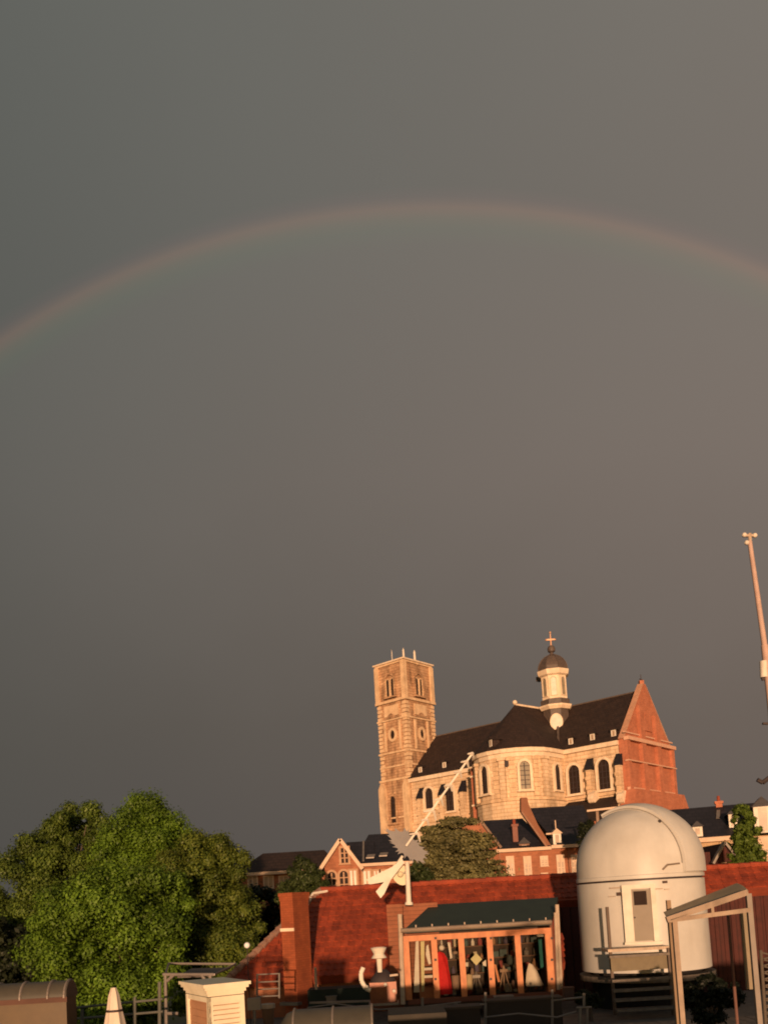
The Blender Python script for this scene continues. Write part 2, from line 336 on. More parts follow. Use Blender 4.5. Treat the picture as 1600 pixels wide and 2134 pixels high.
def window(F, s, z0, z1, w, parent, t=0.0, sm=None, pm=None, bw=.28, out=.25, mull=1, bars=0, name='window', arch=True, label=None, sill=True, bm_=None):
    """an opening with a proud surround, pane and glazing bars as sub-parts"""
    sm = sm or TRIM; pm = pm or DARKGLASS
    inner = arch_pts(s, z0, z1, w) if arch else [(s-w/2, z0), (s+w/2, z0), (s+w/2, z1), (s-w/2, z1)]
    outer = arch_pts(s, z0-bw*.5, z1+bw, w+2*bw) if arch else [(s-w/2-bw, z0-bw*.5), (s+w/2+bw, z0-bw*.5), (s+w/2+bw, z1+bw), (s-w/2-bw, z1+bw)]
    n = len(inner); m = MB(); vs = []
    for pts in (inner, outer):
        for tt in (t-.01, t+out): vs += [F.pt(a, tt, z) for a, z in pts]
    fs = []
    for i in range(n):
        j = (i+1) % n
        fs += [(i, j, n+j, n+i), (2*n+i, 2*n+j, 3*n+j, 3*n+i), (n+i, n+j, 3*n+j, 3*n+i), (i, j, 2*n+j, 2*n+i)]
    m.add(vs, fs)
    if sill: m.box(F, s-w/2-bw*1.3, s+w/2+bw*1.3, t, t+out+.12, z0-bw*.9, z0-bw*.4)
    o = m.build(name, sm, parent, label)
    MB().prism(F, inner, t+.02, t+.05).build('pane', pm, o)
    if mull or bars:
        b = MB()
        for k in range(mull): x = s-w/2+w*(k+1)/(mull+1); b.box(F, x-.05, x+.05, t+.05, t+.12, z0, z1-(w*.15 if arch else 0))
        for k in range(bars): z = z0+(z1-z0)*(k+1)/(bars+1); b.box(F, s-w/2, s+w/2, t+.05, t+.10, z-.035, z+.035)
        b.build('glazing_bar', bm_ or sm, o)
    return o

# ---------------------------------------------------------------- the setting
g = MB(); g.poly([(-3000, -600, 0), (3000, -600, 0), (3000, 4000, 0), (-3000, 4000, 0)]); g.build('ground', GRASSM, kind='structure')
g = MB(); g.poly([(-60, 36, .004), (60, 36, .004), (60, 42, .004), (-60, 42, .004)]); g.build('road', ROADM, kind='structure')
# flat roof terrace between the viewer and the garden room
FZ = 8.55
MB().box(WF, -16, 16, -29, -1.5, 0.0, FZ).build('terrace_floor', FLOORM, kind='structure')
# viewer's own terrace: floor and solid parapet (its long shadow lies over the low roofs in front)
MB().box(WF, -12, 14, -12, 6, FZ+.004, 10.1).build('viewer_terrace', FLOORM, kind='structure')

# ================================================================ THE CHURCH
pk = PY(1335, 1440, 100.0); ZR = float(pk[2]); e_ = PZ(905, 1536, ZR)
uu = (e_-pk)[:2]; uu = uu/np.hypot(*uu); CF = Frame(pk, uu, (-abs(uu[1]), -abs(uu[0])))
ZE, HW = 29.1, 6.0
church = thing('church', 'large stone church with square tower, slate roof, domed lantern and orange brick gable', 'church', CF.pt(15, 0, 0))
NL = 31.0
# walls
MB().box(CF, 0.25, NL, -HW, HW, 0, ZE).build('wall', STONE, church)
TS, TT, TR = 12.2, 9.0, 4.7      # rounded transept arm
apse = [(TS-TR, HW-.5), (TS-TR, TT)]+[(TS+TR*math.sin(rad(a)), TT+TR*math.cos(rad(a))) for a in (-75, -55, -35, -15, 5, 25, 45, 65)]+[(TS+TR, TT), (TS+TR, HW-.5)]
MB().plan(CF, apse, 0, ZE).build('transept_wall', STONE, church)
def grow(pts, k, c=(TS, TT)):
    out = []
    for a, b in pts:
        d = np.array((a-c[0], max(b-c[1], 0) if b >= c[1] else 0)); l = np.hypot(*d)
        out.append((a+(d[0]/l if l else 0)*k, b+(d[1]/l if l else 0)*k))
    return out
# cornices
m = MB()
m.box(CF, .3, TS-TR-.02, HW, HW+.45, ZE-.55, ZE-.05).box(CF, TS+TR+.02, NL, HW, HW+.45, ZE-.55, ZE-.05)
m.each('cornice', TRIM, church)
m = MB(); m.plan(CF, grow(apse, .4), ZE-.5, ZE-.04); m.plan(CF, grow(apse, .15), ZE-1.0, ZE-.5); m.each('cornice', TRIM, church)
m = MB().box(CF, .3, TS-TR-.02, HW, HW+.15, ZE-1.5, ZE-1.35); m.box(CF, TS+TR+.02, NL, HW, HW+.15, ZE-1.5, ZE-1.35); m.each('string_course', STONE, church)
# main roof (gable prism with a little overhang)
MB().prism_s(CF, [(HW+.55, ZE-.03), (0, ZR), (-HW-.55, ZE-.03)], .35, NL-.02).build('roof', SLATE, church)
# transept roof: ridge from the crossing, conical end
TE = 7.2
m = MB(); rim = grow(apse, .5)
top0 = CF.pt(TS-.4, 0.0, ZR-.02); top1 = CF.pt(TS+.6, TE, ZR-.02); P = [CF.pt(a, b, ZE-.03) for a, b in rim]
P[0] = CF.pt(TS-TR-.5, -.2, ZE-.03); P[-1] = CF.pt(TS+TR+.5, -.2, ZE-.03)
m.poly([P[0], P[1], top1, top0]); m.poly([P[-2], P[-1], top0, top1])
for a, b in zip(P[1:-2], P[2:-1]): m.poly([a, b, top1])
m.poly(P[::-1]); m.build('transept_roof', SLATE, church)
m = MB(); m.bar(top0, top1, .28, .22); m.ball((top1[0], top1[1], top1[2]+.25), .3); m.build('ridge_capping', TRIM, church)
m = MB(); m.bar(CF.pt(.3, 0, ZR+.04), CF.pt(9.5, 0, ZR+.04), .2, .16).bar(CF.pt(13, 0, ZR+.04), CF.pt(NL, 0, ZR+.04), .2, .16); m.each('ridge_capping', LEAD, church)
# valleys
m = MB(); m.bar(CF.pt(TS-TR+.2, HW+.5, ZE+.15), CF.pt(TS-1.4, .8, ZR-.7), .25, .18); m.bar(CF.pt(TS+TR+.3, HW+.5, ZE+.15), CF.pt(TS+2.2, 1.3, ZR-1.1), .25, .1); m.each('valley', LEAD, church)
# string course and plinth under the windows
zsl, zs2 = 23.4, 21.2
m = MB().box(CF, .3, TS-TR-.02, HW, HW+.3, zsl-.3, zsl).box(CF, TS+TR+.02, NL, HW, HW+.3, zsl-.6, zsl-.3); m.plan(CF, grow(apse, .25), zsl-.3, zsl); m.each('string_course', QUOIN, church)
m = MB().plan(CF, grow(apse, .12), 0, zsl-.35).box(CF, TS+TR+.05, NL, HW, HW+.2, 0, zsl-.62); m.build('plinth', STONE, church)
# nave and choir windows
for px, pyb, pyt, wpx, tr in ((897, 1685, 1642, 17, 6), (940, 1690, 1636, 18, 6), (1200, 1654, 1594, 24, 6), (1262, 1645, 1582, 25, 6)):
    s, z0 = CF.n_at(px, pyb, HW); _, z1 = CF.n_at(px, pyt, HW); wd = abs(CF.n_at(px+wpx/2, pyb, HW)[0]-CF.n_at(px-wpx/2, pyb, HW)[0])
    window(CF, s, z0, z1, wd, church, HW, bw=.3, out=.3, mull=2, bars=4, name='arched_window', bm_=IRON)
    if px > 1000: pass
# transept windows on the rounded wall
def apse_frame(angd):
    a = rad(angd); O = CF.O+CF.u*(TS+TR*math.cos(rad(10))*math.sin(a))+CF.n*(TT+TR*math.cos(rad(10))*math.cos(a)); nn = CF.n*math.cos(a)+CF.u*math.sin(a)
    return Frame(O, CF.u*math.cos(a)-CF.n*math.sin(a), nn)
for angd, pm in ((15, DARKGLASS), (-45, PALEGLASS)):
    bm_ = LEAD; AF = apse_frame(angd); window(AF, 0, 24.3, 27.5, 1.15, church, .03, bw=.3, out=.3, mull=1, bars=5, pm=pm, name='arched_window', bm_=IRON)
AF = Frame(CF.O+CF.u*(TS-TR)+CF.n*7.6, CF.n, -CF.u); window(AF, .1, 24.3, 27.3, 1.2, church, 0, bw=.25, out=.25, name='arched_window', bm_=IRON)
# pilasters of the transept, with quoin blocks
for a in (-76, -15, 40):
    AF = apse_frame(a); m = MB(); m.box(AF, -.35, .35, -.2, .38, zsl, ZE-1.0); m.box(AF, -.5, .5, -.2, .5, ZE-1.35, ZE-1.0); m.build('pilaster', STONE, church)
for a in (-28, -62, -5):
    AF = apse_frame(a); m = MB()
    for k in range(9): q = .30 if k % 2 else .42; m.box(AF, -q, q, -.2, .16, zsl+.15+k*.52, zsl+.62+k*.52)
    m.each('quoin_strip', QUOIN, church)
# small louvre panels high on the transept
for a in (-20, ):
    AF = apse_frame(a); MB().box(AF, -.35, .35, .1, .3, 27.0, 27.7).build('vent_panel', IRON, church)
# orange brick pier at the transept's left edge
s0, s1 = CF.n_at(1001, 1650, 11.0)[0], CF.n_at(983, 1650, 11.0)[0]
m = MB().box(CF, s0, s1, HW-.3, 11.0, 0, ZE-.9); m.build('brick_pier', BRICKO, church)
m = MB()
for z in (zsl, 26.9, ZE-1.1): m.box(CF, s0-.08, s1+.08, HW-.3, 11.12, z, z+.22)
m.each('pier_band', TRIM, church)
# buttresses with sloping slate caps
def buttress(s, d=.8, w=.6, zt=27.2):
    o = MB().box(CF, s-w/2, s+w/2, HW, HW+d, 0, zt-1.3).build('buttress', STONE, church)
    MB().prism_s(CF, [(HW, zt+.25), (HW+d+.12, zt-1.1), (HW+d+.12, zt-1.3), (HW, zt-1.3)], s-w/2-.08, s+w/2+.08).build('buttress_cap', SLATEB, o)
    m = MB()
    for k in range(7):
        q = .06 if k % 2 else -.02; m.box(CF, s-w/2-q, s+w/2+q, HW+d-.2, HW+d+.05+q, zt-5.2+k*.55, zt-4.8+k*.55)
    m.each('quoin', QUOIN, o)
for px in (869, 915, 958):
    s, _ = CF.n_at(px, 1650, HW+1); buttress(s, zt=27.4)
for px in (1222, 1284):
    s, _ = CF.n_at(px, 1600, HW+1); buttress(s, zt=27.5)
for px in (1228, 1288):     # scroll feet of the choir buttresses
    s, z = CF.n_at(px, 1662, HW+1.6); m = MB()
    m.prism_s(CF, [(HW+.7, z+.8), (HW+1.3, z+.4), (HW+1.5, z-.1), (HW+1.25, z-.5), (HW+.8, z-.7), (HW, z-.7), (HW, z+.8)], s-.35, s+.35); m.build('scroll_bracket', TRIM, church)
# choir aisle lean-to roofs below the windows
m = MB(); m.prism_s(CF, [(HW, 22.9), (HW+5.5, 20.1), (HW+5.5, 19.9), (HW, 19.9)], .6, TS-TR-.3); m.build('lean_to_roof', SLATE, church)
MB().box(CF, .8, TS-TR-.3, HW, HW+5.2, 0, 19.9).build('aisle_wall', BRICKO, church)
# dormers on the long roof
sl = math.atan2(ZR-ZE, HW+.5)
RP, RNn = (0, 0, ZR), (0, math.sin(sl), math.cos(sl))
def dormer(F, s, t, z, par, w=.75, h=1.0, d=1.0, wm=WHITEP, rm=SLATE):
    """front face at t; box reaches back into the roof"""
    o = MB().box(F, s-w/2, s+w/2, t-d, t-.02, z, z+h).build('dormer', rm if rm not in (WHITEP, PALEF) else wm, par)
    MB().box(F, s-w/2-.02, s+w/2+.02, t-.02, t+.03, z, z+h).build('dormer_front', wm, o)
    MB().prism(F, [(s-w/2-.15, z+h-.05), (s+w/2+.15, z+h-.05), (s, z+h+w*.6)], t-d-.6, t+.15).build('dormer_roof', rm, o)
    MB().box(F, s-w*.25, s+w*.25, t+.03, t+.04, z+.15, z+h-.15).build('pane', WINP, o)
for px, py in ((1021, 1549), (928, 1596), (878, 1606), (1118, 1549), (1191, 1547), (1236, 1538), (1280, 1530)):
    if px == 1118 or px == 1021: continue
    s, t, z = CF.hit(px, py, RP, RNn); dormer(CF, s, t+.25, z-.35, church, w=.55, h=.85)
AF = CF.sub(TS, TT, rad(-62)); 
for px, py, ad in ((1118, 1551, -70), (1021, 1551, 25)):
    p = PZ(px, py, ZE+.75); DF = Frame(p, CF.u*math.cos(rad(ad))-CF.n*math.sin(rad(ad)), CF.n*math.cos(rad(ad))+CF.u*math.sin(rad(ad)))
    dormer(DF, 0, -.05, ZE+.45, church, w=.55, h=.85)
# --- brick gable at the east... right end
GF = Frame(CF.pt(0, 0, 0), -CF.n, -CF.u)         # s: away to the right, t: outwards
def GP(px, py, t=0.): return GF.n_at(px, py, t)
zb = GP(1340, 1652)[1]
m = MB().prism(GF, [(-HW-.15, 0), (HW+.1, 0), (HW+.1, ZE), (3.5, 31.9), (3.2, 32.6), (.35, ZR+.7), (-.35, ZR+.7), (-3.2, 32.4), (-HW-.15, ZE)], -.3, .45); m.build('gable_wall', BRICKO, church)
m = MB()
for a, b in (((-HW-.3, ZE+.1), (-.3, ZR+.75)), ((HW+.2, ZE+.1), (.3, ZR+.75))):
    m.bar(GF.pt(a[0], .1, a[1]), GF.pt(b[0], .1, b[1]), .7, .12)
m.each('coping', mat('coping_stone', (.5, .27, .17)), church)
m = MB()
for x in (-2.1, 1.9):
    m.box(GF, x-.5, x+.5, .45, .85, 0, 33.3 if x < 0 else 32.6)
m.box(GF, -HW-.2, -HW+.5, .45, .8, 0, ZE).box(GF, HW-.5, HW+.15, .45, .8, 0, ZE); m.each('brick_pilaster', BRICKO, church)
m = MB()
for z, h, d in ((ZE-.15, .42, 1.0), (ZE+.7, .16, .6), (26.6, .14, .9), (zb, .3, .75)):
    m.box(GF, -HW-.3, HW+.25, .4, d, z, z+h)
m.each('stone_band', mat('pinkish_band', (.58, .36, .25), (.48, .27, .18)), church)
MB().prism(GF, arch_pts(-.1, 30.6, 32.7, 1.9), .45, .62).build('blind_arch', BRICKO, church)
m = MB().prism(GF, [(-HW-2.3, zb-3.6), (-HW-2.3, 0), (HW+2.8, 0), (HW+2.8, zb-2.9), (HW+1.6, zb-1.9), (HW+.35, zb), (-HW-.3, zb), (-HW-1.0, zb-1.6)], -.2, 1.5); m.build('flared_base', BRICKO, church)
m = MB().bar(GF.pt(0, .1, ZR+.6), GF.pt(0, .1, ZR+1.2), .5, .5); m.build('finial_block', BRICKO, church)
zt = PY(1334, 1406, 100)[2]
m = MB().tube(GF.pt(0, .1, ZR+1.1), GF.pt(0, .1, zt), .05, .04, 6); m.bar(GF.pt(-.4, .1, zt-.6), GF.pt(.4, .1, zt-.6), .08, .08); m.build('iron_cross', IRON, church)
# --- lantern over the crossing
LC = np.array(CF.pt(CF.n_at(1158, 1490, 1.7)[0], 1.7, 0))[:2]; LF = Frame(LC, CF.u, CF.n)
def lz(px, py): d = ray(px, py); k = np.hypot(*LC)/np.hypot(*d[:2]); return float((CAM+d*k)[2])
za, zb1, zc, zd, ze_, zf = lz(1159, 1540), lz(1157, 1482), lz(1156, 1462), lz(1154, 1400), lz(1150, 1364), lz(1148, 1318)
ph = math.atan2(-LC[1], -LC[0])+rad(22.5)         # an octagon face towards the viewer
def octa(mb, prof): 
    return mb.lathe((LC[0], LC[1]), prof, 8, ph, ph+2*math.pi)
k = 1/math.cos(rad(22.5))
m = octa(MB(), [(1.5*k, za-3.5), (1.5*k, zb1)]); m.build('lantern_base', LEAD, church)
m = octa(MB(), [(1.7*k, zb1), (1.95*k, zb1+.35), (1.95*k, zb1+.55), (1.5*k, zb1+.6)]); m.build('lantern_cornice', TRIM, church)
m = octa(MB(), [(1.75*k, zb1+.6), (1.75*k, zc), (1.6*k, zc+.1)]); m.build('lantern_skirt', LEAD, church)
m = octa(MB(), [(1.5*k, zc+.1), (1.5*k, zd-.3)]); m.build('lantern_drum', TRIM, church)
m = octa(MB(), [(1.55*k, zd-.75), (1.8*k, zd-.6), (1.9*k, zd-.15), (1.9*k, zd), (1.6*k, zd+.02)]); m.build('lantern_cornice', TRIM, church)
R = 1.75; H = ze_-zd
m = octa(MB(), [(R*k, zd), (R*.985*k, zd+H*.22), (R*.9*k, zd+H*.42), (R*.74*k, zd+H*.64), (R*.5*k, zd+H*.83), (R*.25*k, zd+H*.95), (.22, zd+H)]); m.build('lantern_dome', LEAD, church)
m = MB()
prof = [(R*k+.03, zd), (R*.985*k+.03, zd+H*.22), (R*.9*k+.03, zd+H*.42), (R*.74*k+.03, zd+H*.64), (R*.5*k+.02, zd+H*.83), (.25, zd+H)]
for i in range(8):
    a = ph+i*math.pi/4; pts = [(LC[0]+r*math.cos(a), LC[1]+r*math.sin(a), z) for r, z in prof]; m.path(pts, .06, 5)
m.build('dome_rib', LEAD, church)
vz = math.atan2(-LC[1], -LC[0])
for i in range(8):
    a = vz+i*math.pi/4; nn = np.array((math.cos(a), math.sin(a))); 
    if nn @ (-LC/np.hypot(*LC)) < .3: continue
    FF = Frame(LC+nn*1.5, (-nn[1], nn[0]), nn)
    window(FF, 0, zc+.5, zd-1.0, .6, church, .0, bw=.12, out=.15, mull=0, pm=(PALEGLASS if i % 8 else WHITEP), name='lantern_window', sill=False)
    if i == 0:
        zo = lz(1160, 1509)
        o = MB().prism(FF, [(.78*math.cos(q*math.pi/10), zo+1.05*math.sin(q*math.pi/10)) for q in range(20)], -.1, .12).build('oculus', TRIM, church)
        MB().prism(FF, [(-.66, zo-.5), (0, zo-1.8), (.66, zo-.5)], -.12, .09).build('oculus_apron', TRIM, church)
        MB().prism(FF, [(.66*math.cos(q*math.pi/10), zo+.9*math.sin(q*math.pi/10)) for q in range(20)], .12, .14).build('pane', WHITEP, o)
zk = lz(1149, 1352)
m = MB().lathe((LC[0], LC[1]), [(.25, ze_-.05), (.2, ze_+.2), (.45, zk-.35), (.5, zk), (.35, zk+.3), (.1, zk+.45)], 12); m.build('lantern_ball', LEAD, church, smooth=True)
m = MB().tube((LC[0], LC[1], zk+.4), (LC[0], LC[1], zf), .09, .06, 6); VF = Frame(LC, (-nn[1]*0+1, 0), (0, -1))
zx = lz(1148, 1333); m.box(VF, -.55, .55, -.07, .07, zx-.09, zx+.09); m.ball((LC[0], LC[1], zf), .14); m.ball((LC[0]-.55, LC[1], zx), .13).ball((LC[0]+.55, LC[1], zx), .13)
m.ball((LC[0], LC[1], zx-.9), .25); m.build('gilded_cross', GILT, church)
for a in (112.5, -67.5+180):
    m = MB().box(LF, 1.7, 2.3, -.3, .3, zd-.75, zd-.2); m.build('gargoyle', LEAD, church)
    break
# --- tower
TF = Frame(CF.pt(NL, 0, 0), CF.u, CF.n)          # s 0..5.3 away-left, t 0..6
tw, td = 5.05, 6.05
SF = Frame(CF.pt(NL, td, 0), -CF.n, -CF.u)       # right face: s runs away from the near corner
ztop = 45.5
levels = [(0, 29.2, .12), (29.2, 33.2, .0), (33.2, 37.6, 0.0), (37.6, 40.3, -.02), (40.3, ztop, -.1)]
m = MB()
for z0, z1, g_ in levels: m.box(CF, NL-g_, NL+tw+g_, -g_, td+g_, z0, z1)
m.build('tower', SAND, church)
def band(z, h, g_, mt=QUOIN, nm='string_course'):
    MB().box(CF, NL-g_, NL+tw+g_, -g_, td+g_, z, z+h).build(nm, mt, church)
for z, h, g_ in ((40.1, .35, .28), (37.6, .22, .2), (33.0, .25, .22), (31.1, .2, .15), (29.2, .3, .3), (24.0, .2, .25)): band(z, h, g_)
# parapet and cornice
band(ztop-.1, .28, .12, QUOIN); band(ztop+.18, .2, .32, TRIM, 'tower_cornice')
m = MB()
for s in (0.1, tw-.1): 
    for t in (.1, td-.1): m.box(CF, NL+s-.32, NL+s+.32, t-.32, t+.32, 40.45, ztop-.1)
m.each('corner_pilaster', QUOIN, church)
m = MB()
for s in (0, tw):
    for t in (0, td):
        for kk in range(20):
            q = .5 if kk % 2 else .32; z = 29.6+kk*.55
            if 39.7 < z < 40.5: continue
            if z < 39.8: m.box(CF, *((NL-.09, NL+q+.25) if s < 1 else (NL+tw-q-.25, NL+tw+.09)), *((-.09, q+.25) if t < 1 else (td-q-.25, td+.09)), z, z+.42)
m.each('quoin', QUOIN, church)
for FF, wd in ((Frame(CF.pt(NL, td, 0), CF.u, CF.n), tw), (SF, td)):
    c = wd/2
    # arched belfry opening: recessed pair of lights under one arch
    ro = window(FF, c, 41.0, 44.0, 1.5, church, -.08, sm=SAND, bw=.30, out=.30, mull=0, pm=SAND, name='belfry_arch')
    for dx in (-.42, .42):
        window(FF, c+dx, 41.0, 43.4, .5, church, .0, sm=QUOIN, bw=.10, out=.16, mull=0, bars=4, name='belfry_window', sill=False, bm_=IRON)
    # round/oval openings with a pale surround
    zo = 35.6; w2 = MB(); ring = [(math.cos(i*math.pi/8), math.sin(i*math.pi/8)) for i in range(16)]
    vs = []; n = 16
    for r_, h_, tt in ((.42, .62, 0), (.42, .62, .22), (.78, 1.0, 0), (.78, 1.0, .22)): vs += [FF.pt(c+r_*a, tt, zo+h_*b) for a, b in ring]
    fs = []
    for i in range(n):
        j = (i+1) % n; fs += [(i, j, n+j, n+i), (2*n+i, 2*n+j, 3*n+j, 3*n+i), (n+i, n+j, 3*n+j, 3*n+i)]
    w2.add(vs, fs); o = w2.build('oval_window', QUOIN, church)
    MB().prism(FF, [(c+.43*a, zo+.63*b) for a, b in ring], .01, .05).build('pane', DARKGLASS, o)
    MB().box(FF, c-1.5, c-1.2, .0, .2, 33.4, 37.5).box(FF, c+1.2, c+1.5, .0, .2, 33.4, 37.5).build('flat_pilaster', QUOIN, church)
    MB().box(FF, c-1.3, c+1.3, .0, .18, 38.2, 39.7).build('blank_panel', QUOIN, church)
    MB().prism(FF, [(c-1.3, 37.85), (c+1.3, 37.85), (c, 38.6)], .0, .3).build('pediment', SAND, church)
FF = Frame(CF.pt(NL, td, 0), CF.u, CF.n); s, _ = FF.n_at(823, 1700)
window(FF, s, FF.n_at(823, 1715)[1], FF.n_at(823, 1659)[1], 1.0, church, .12, sm=SAND, bw=.35, out=.3, mull=1, bars=3, name='lancet_window', bm_=IRON)
for x in (.35, tw-.35): MB().box(FF, x-.5, x+.5, .12, .75, 0, 28.2).prism(FF, [(x-.5, 28.2), (x+.5, 28.2), (x, 29.1)], .12, .75).build('tower_buttress', QUOIN, church)
# aerials on the tower top
for px, py, r_ in ((840, 1354, .17), (863, 1358, .19), (816, 1358, .06)):
    sA, tA = CF.z_at(px, 1382, ztop+.3); p = CF.pt(NL+tw*.55 if px > 816 else NL+tw-.6, {840: 3.9, 863: 1.6, 816: 4.6}[px], 0)
    d = ray(px, py); kx = np.hypot(p[0], p[1])/np.hypot(*d[:2]); q = CAM+d*kx
    MB().tube((q[0], q[1], ztop+.2), (q[0], q[1], q[2]), r_, r_*.8, 8).tube((q[0], q[1], q[2]), (q[0], q[1], q[2]+.25), r_*.5, .02, 6).build('aerial', WHITEP, church)
# ================================================================ ABBEY BUILDINGS
def chimney(F, s, t, z0, z1, w, d, par, m_=BRICKH, cap=True, name='chimney'):
    o = MB().box(F, s-w/2, s+w/2, t-d/2, t+d/2, z0, z1).build(name, m_, par)
    if cap: MB().box(F, s-w/2-.08, s+w/2+.08, t-d/2-.08, t+d/2+.08, z1, z1+.18).build('cap', m_, o); MB().tube(F.pt(s, t, z1+.18), F.pt(s, t, z1+.6), .14, .11, 8).build('pot', RTILED, o)
    return o
# A: long low house on the far left
F, l = facade((470, 1820), 76, (700, 1818), 76)
A = thing('long_house', 'low brick house with dark hipped roof and white eaves beside the big trees', 'house', F.pt(5, -4, 0))
z1 = F.n_at(560, 1822)[1]; zr = F.n_at(610, 1775, -4)[1]
MB().box(F, 0, l, -8, 0, 0, z1).build('wall', BRICKH, A)
a0, a1 = F.n_at(548, 1776, -4)[0], F.n_at(676, 1776, -4)[0]; e0, e1 = F.n_at(487, 1800, .4)[0], l+.4
m = MB(); q = [F.pt(e0, .5, z1+.25), F.pt(e1, .5, z1+.25), F.pt(e1, -8.5, z1+.25), F.pt(e0, -8.5, z1+.25)]; r0, r1 = F.pt(a0, -4, zr), F.pt(a1, -4, zr)
m.poly([q[0], q[1], r1, r0]).poly([q[1], q[2], r1]).poly([q[2], q[3], r0, r1]).poly([q[3], q[0], r0]).poly(q[::-1]); m.build('roof', SLATE, A)
MB().box(F, e0, e1, .02, .55, z1-.05, z1+.22).build('eaves', PALEF, A)
for px in (527, 560, 592, 650):
    s, z = F.n_at(px, 1838); window(F, s, z-.5, z+.45, .7, A, 0, sm=PALEF, pm=WINP, bw=.12, out=.08, arch=False)
# B: gabled house with a wing
F, l = facade((676, 1808), 64, (748, 1803), 64)
B = thing('gabled_house', 'brick house with white-edged pointed gable and dark roofed wing behind the roof arrow', 'house', F.pt(1, -4, 0))
zl, zp = F.n_at(674, 1808)[1], F.n_at(709, 1752)[1]; sp_, _ = F.n_at(709, 1752); zrr = F.n_at(752, 1806)[1]
MB().prism(F, [(0, 0), (l, 0), (l, zrr), (sp_, zp), (0, zl)], -7, 0).build('gable_wall', BRICKH, B)
m = MB(); pL_, pR_, pT = F.pt(-.35, .2, zl-.15), F.pt(l+.25, .2, zrr-.15), F.pt(sp_, .2, zp+.12); bk = np.array((F.n[0]*-9, F.n[1]*-9, 0))
for a in (pL_, pR_): m.slab([a, pT, (pT[0], pT[1], pT[2]-.25), (a[0], a[1], a[2]-.25)], bk)
m.build('roof', SLATEB, B)
m = MB()
for a in (pL_, pR_):
    aa = np.array(a)+np.array((F.n[0]*.12, F.n[1]*.12, -.05)); b_ = np.array(pT)+np.array((F.n[0]*.12, F.n[1]*.12, -.05)); m.bar(aa, b_, .22, .26)
m.each('bargeboard', PALEF, B)
# wing
F2, l2 = facade((748, 1803), 64.6, (842, 1796), 64.6)
zw = F2.n_at(790, 1801)[1]; zr2 = F2.n_at(790, 1738, -5)[1]
MB().box(F2, -.3, l2+1.5, -9, 0, 0, zw).build('wing_wall', BRICKH, B)
s_a = F2.n_at(768, 1740, -5)[0]
m = MB(); E_ = [F2.pt(-.5, .4, zw+.1), F2.pt(l2+1.7, .4, zw+.1), F2.pt(l2+1.7, -9.4, zw+.1), F2.pt(-.5, -9.4, zw+.1)]; R0, R1 = F2.pt(s_a, -5, zr2), F2.pt(l2+1.2, -5, zr2)
m.poly([E_[0], E_[1], R1, R0]).poly([E_[2], E_[3], R0, R1]).poly([E_[3], E_[0], R0]).poly([E_[1], E_[2], R1]).poly(E_[::-1]); m.build('wing_roof', SLATEB, B)
m = MB(); zq = F2.n_at(727, 1755, -3)[1]; m.prism_s(F2, [(.3, zw), (-3, zq), (-7, zw)], F2.n_at(722, 1760, -3)[0], 1.2); m.build('link_roof', SLATEB, B)
m = MB().bar(F2.pt(.35, .35, zw+.3), F2.pt(F2.n_at(757, 1752, -2.5)[0], -2.9, zq), .14, .1); m.build('lead_valley', GALV, B)
MB().box(F2, -.1, l2+1.7, .05, .45, zw-.12, zw+.1).build('eaves', PALEF, B)
nrm = (0, (zr2-zw)/5.4, 1)
for px, py in ((771, 1787), (798, 1783)):
    s, t, z = F2.hit(px, py, (0, .4, zw+.1), nrm); sl2 = (zr2-zw)/5.4
    m = MB().slab([F2.pt(s-.3, t+.25, z-.25*sl2+.05), F2.pt(s+.3, t+.25, z-.25*sl2+.05), F2.pt(s+.42, t-.25, z+.25*sl2+.05), F2.pt(s-.18, t-.25, z+.25*sl2+.05)], (0, 0, .08)); m.build('skylight', GALV, B)
DULLW = mat('dull_cream_frames', (.42, .26, .16), (.32, .19, .11), scale=2)
for px, py, h, wd, ar in ((718, 1783, 1.1, .5, False), (692, 1838, 1.5, .55, True), (717, 1836, 1.5, .6, True)):
    s, z = F.n_at(px, py); window(F, s, z-h/2, z+h/2, wd, B, 0, sm=DULLW, pm=DARKGLASS, bw=.16, out=.1, arch=ar, mull=1, bars=2)
for px, wd in ((737, .45), (765, .5), (785, .35), (800, .35)):
    s, z = F2.n_at(px, 1836); window(F2, s, z-.9, z+.75, wd, B, .02 if px > 740 else .62, sm=DULLW, pm=WINP, bw=.14, out=.1, arch=False)
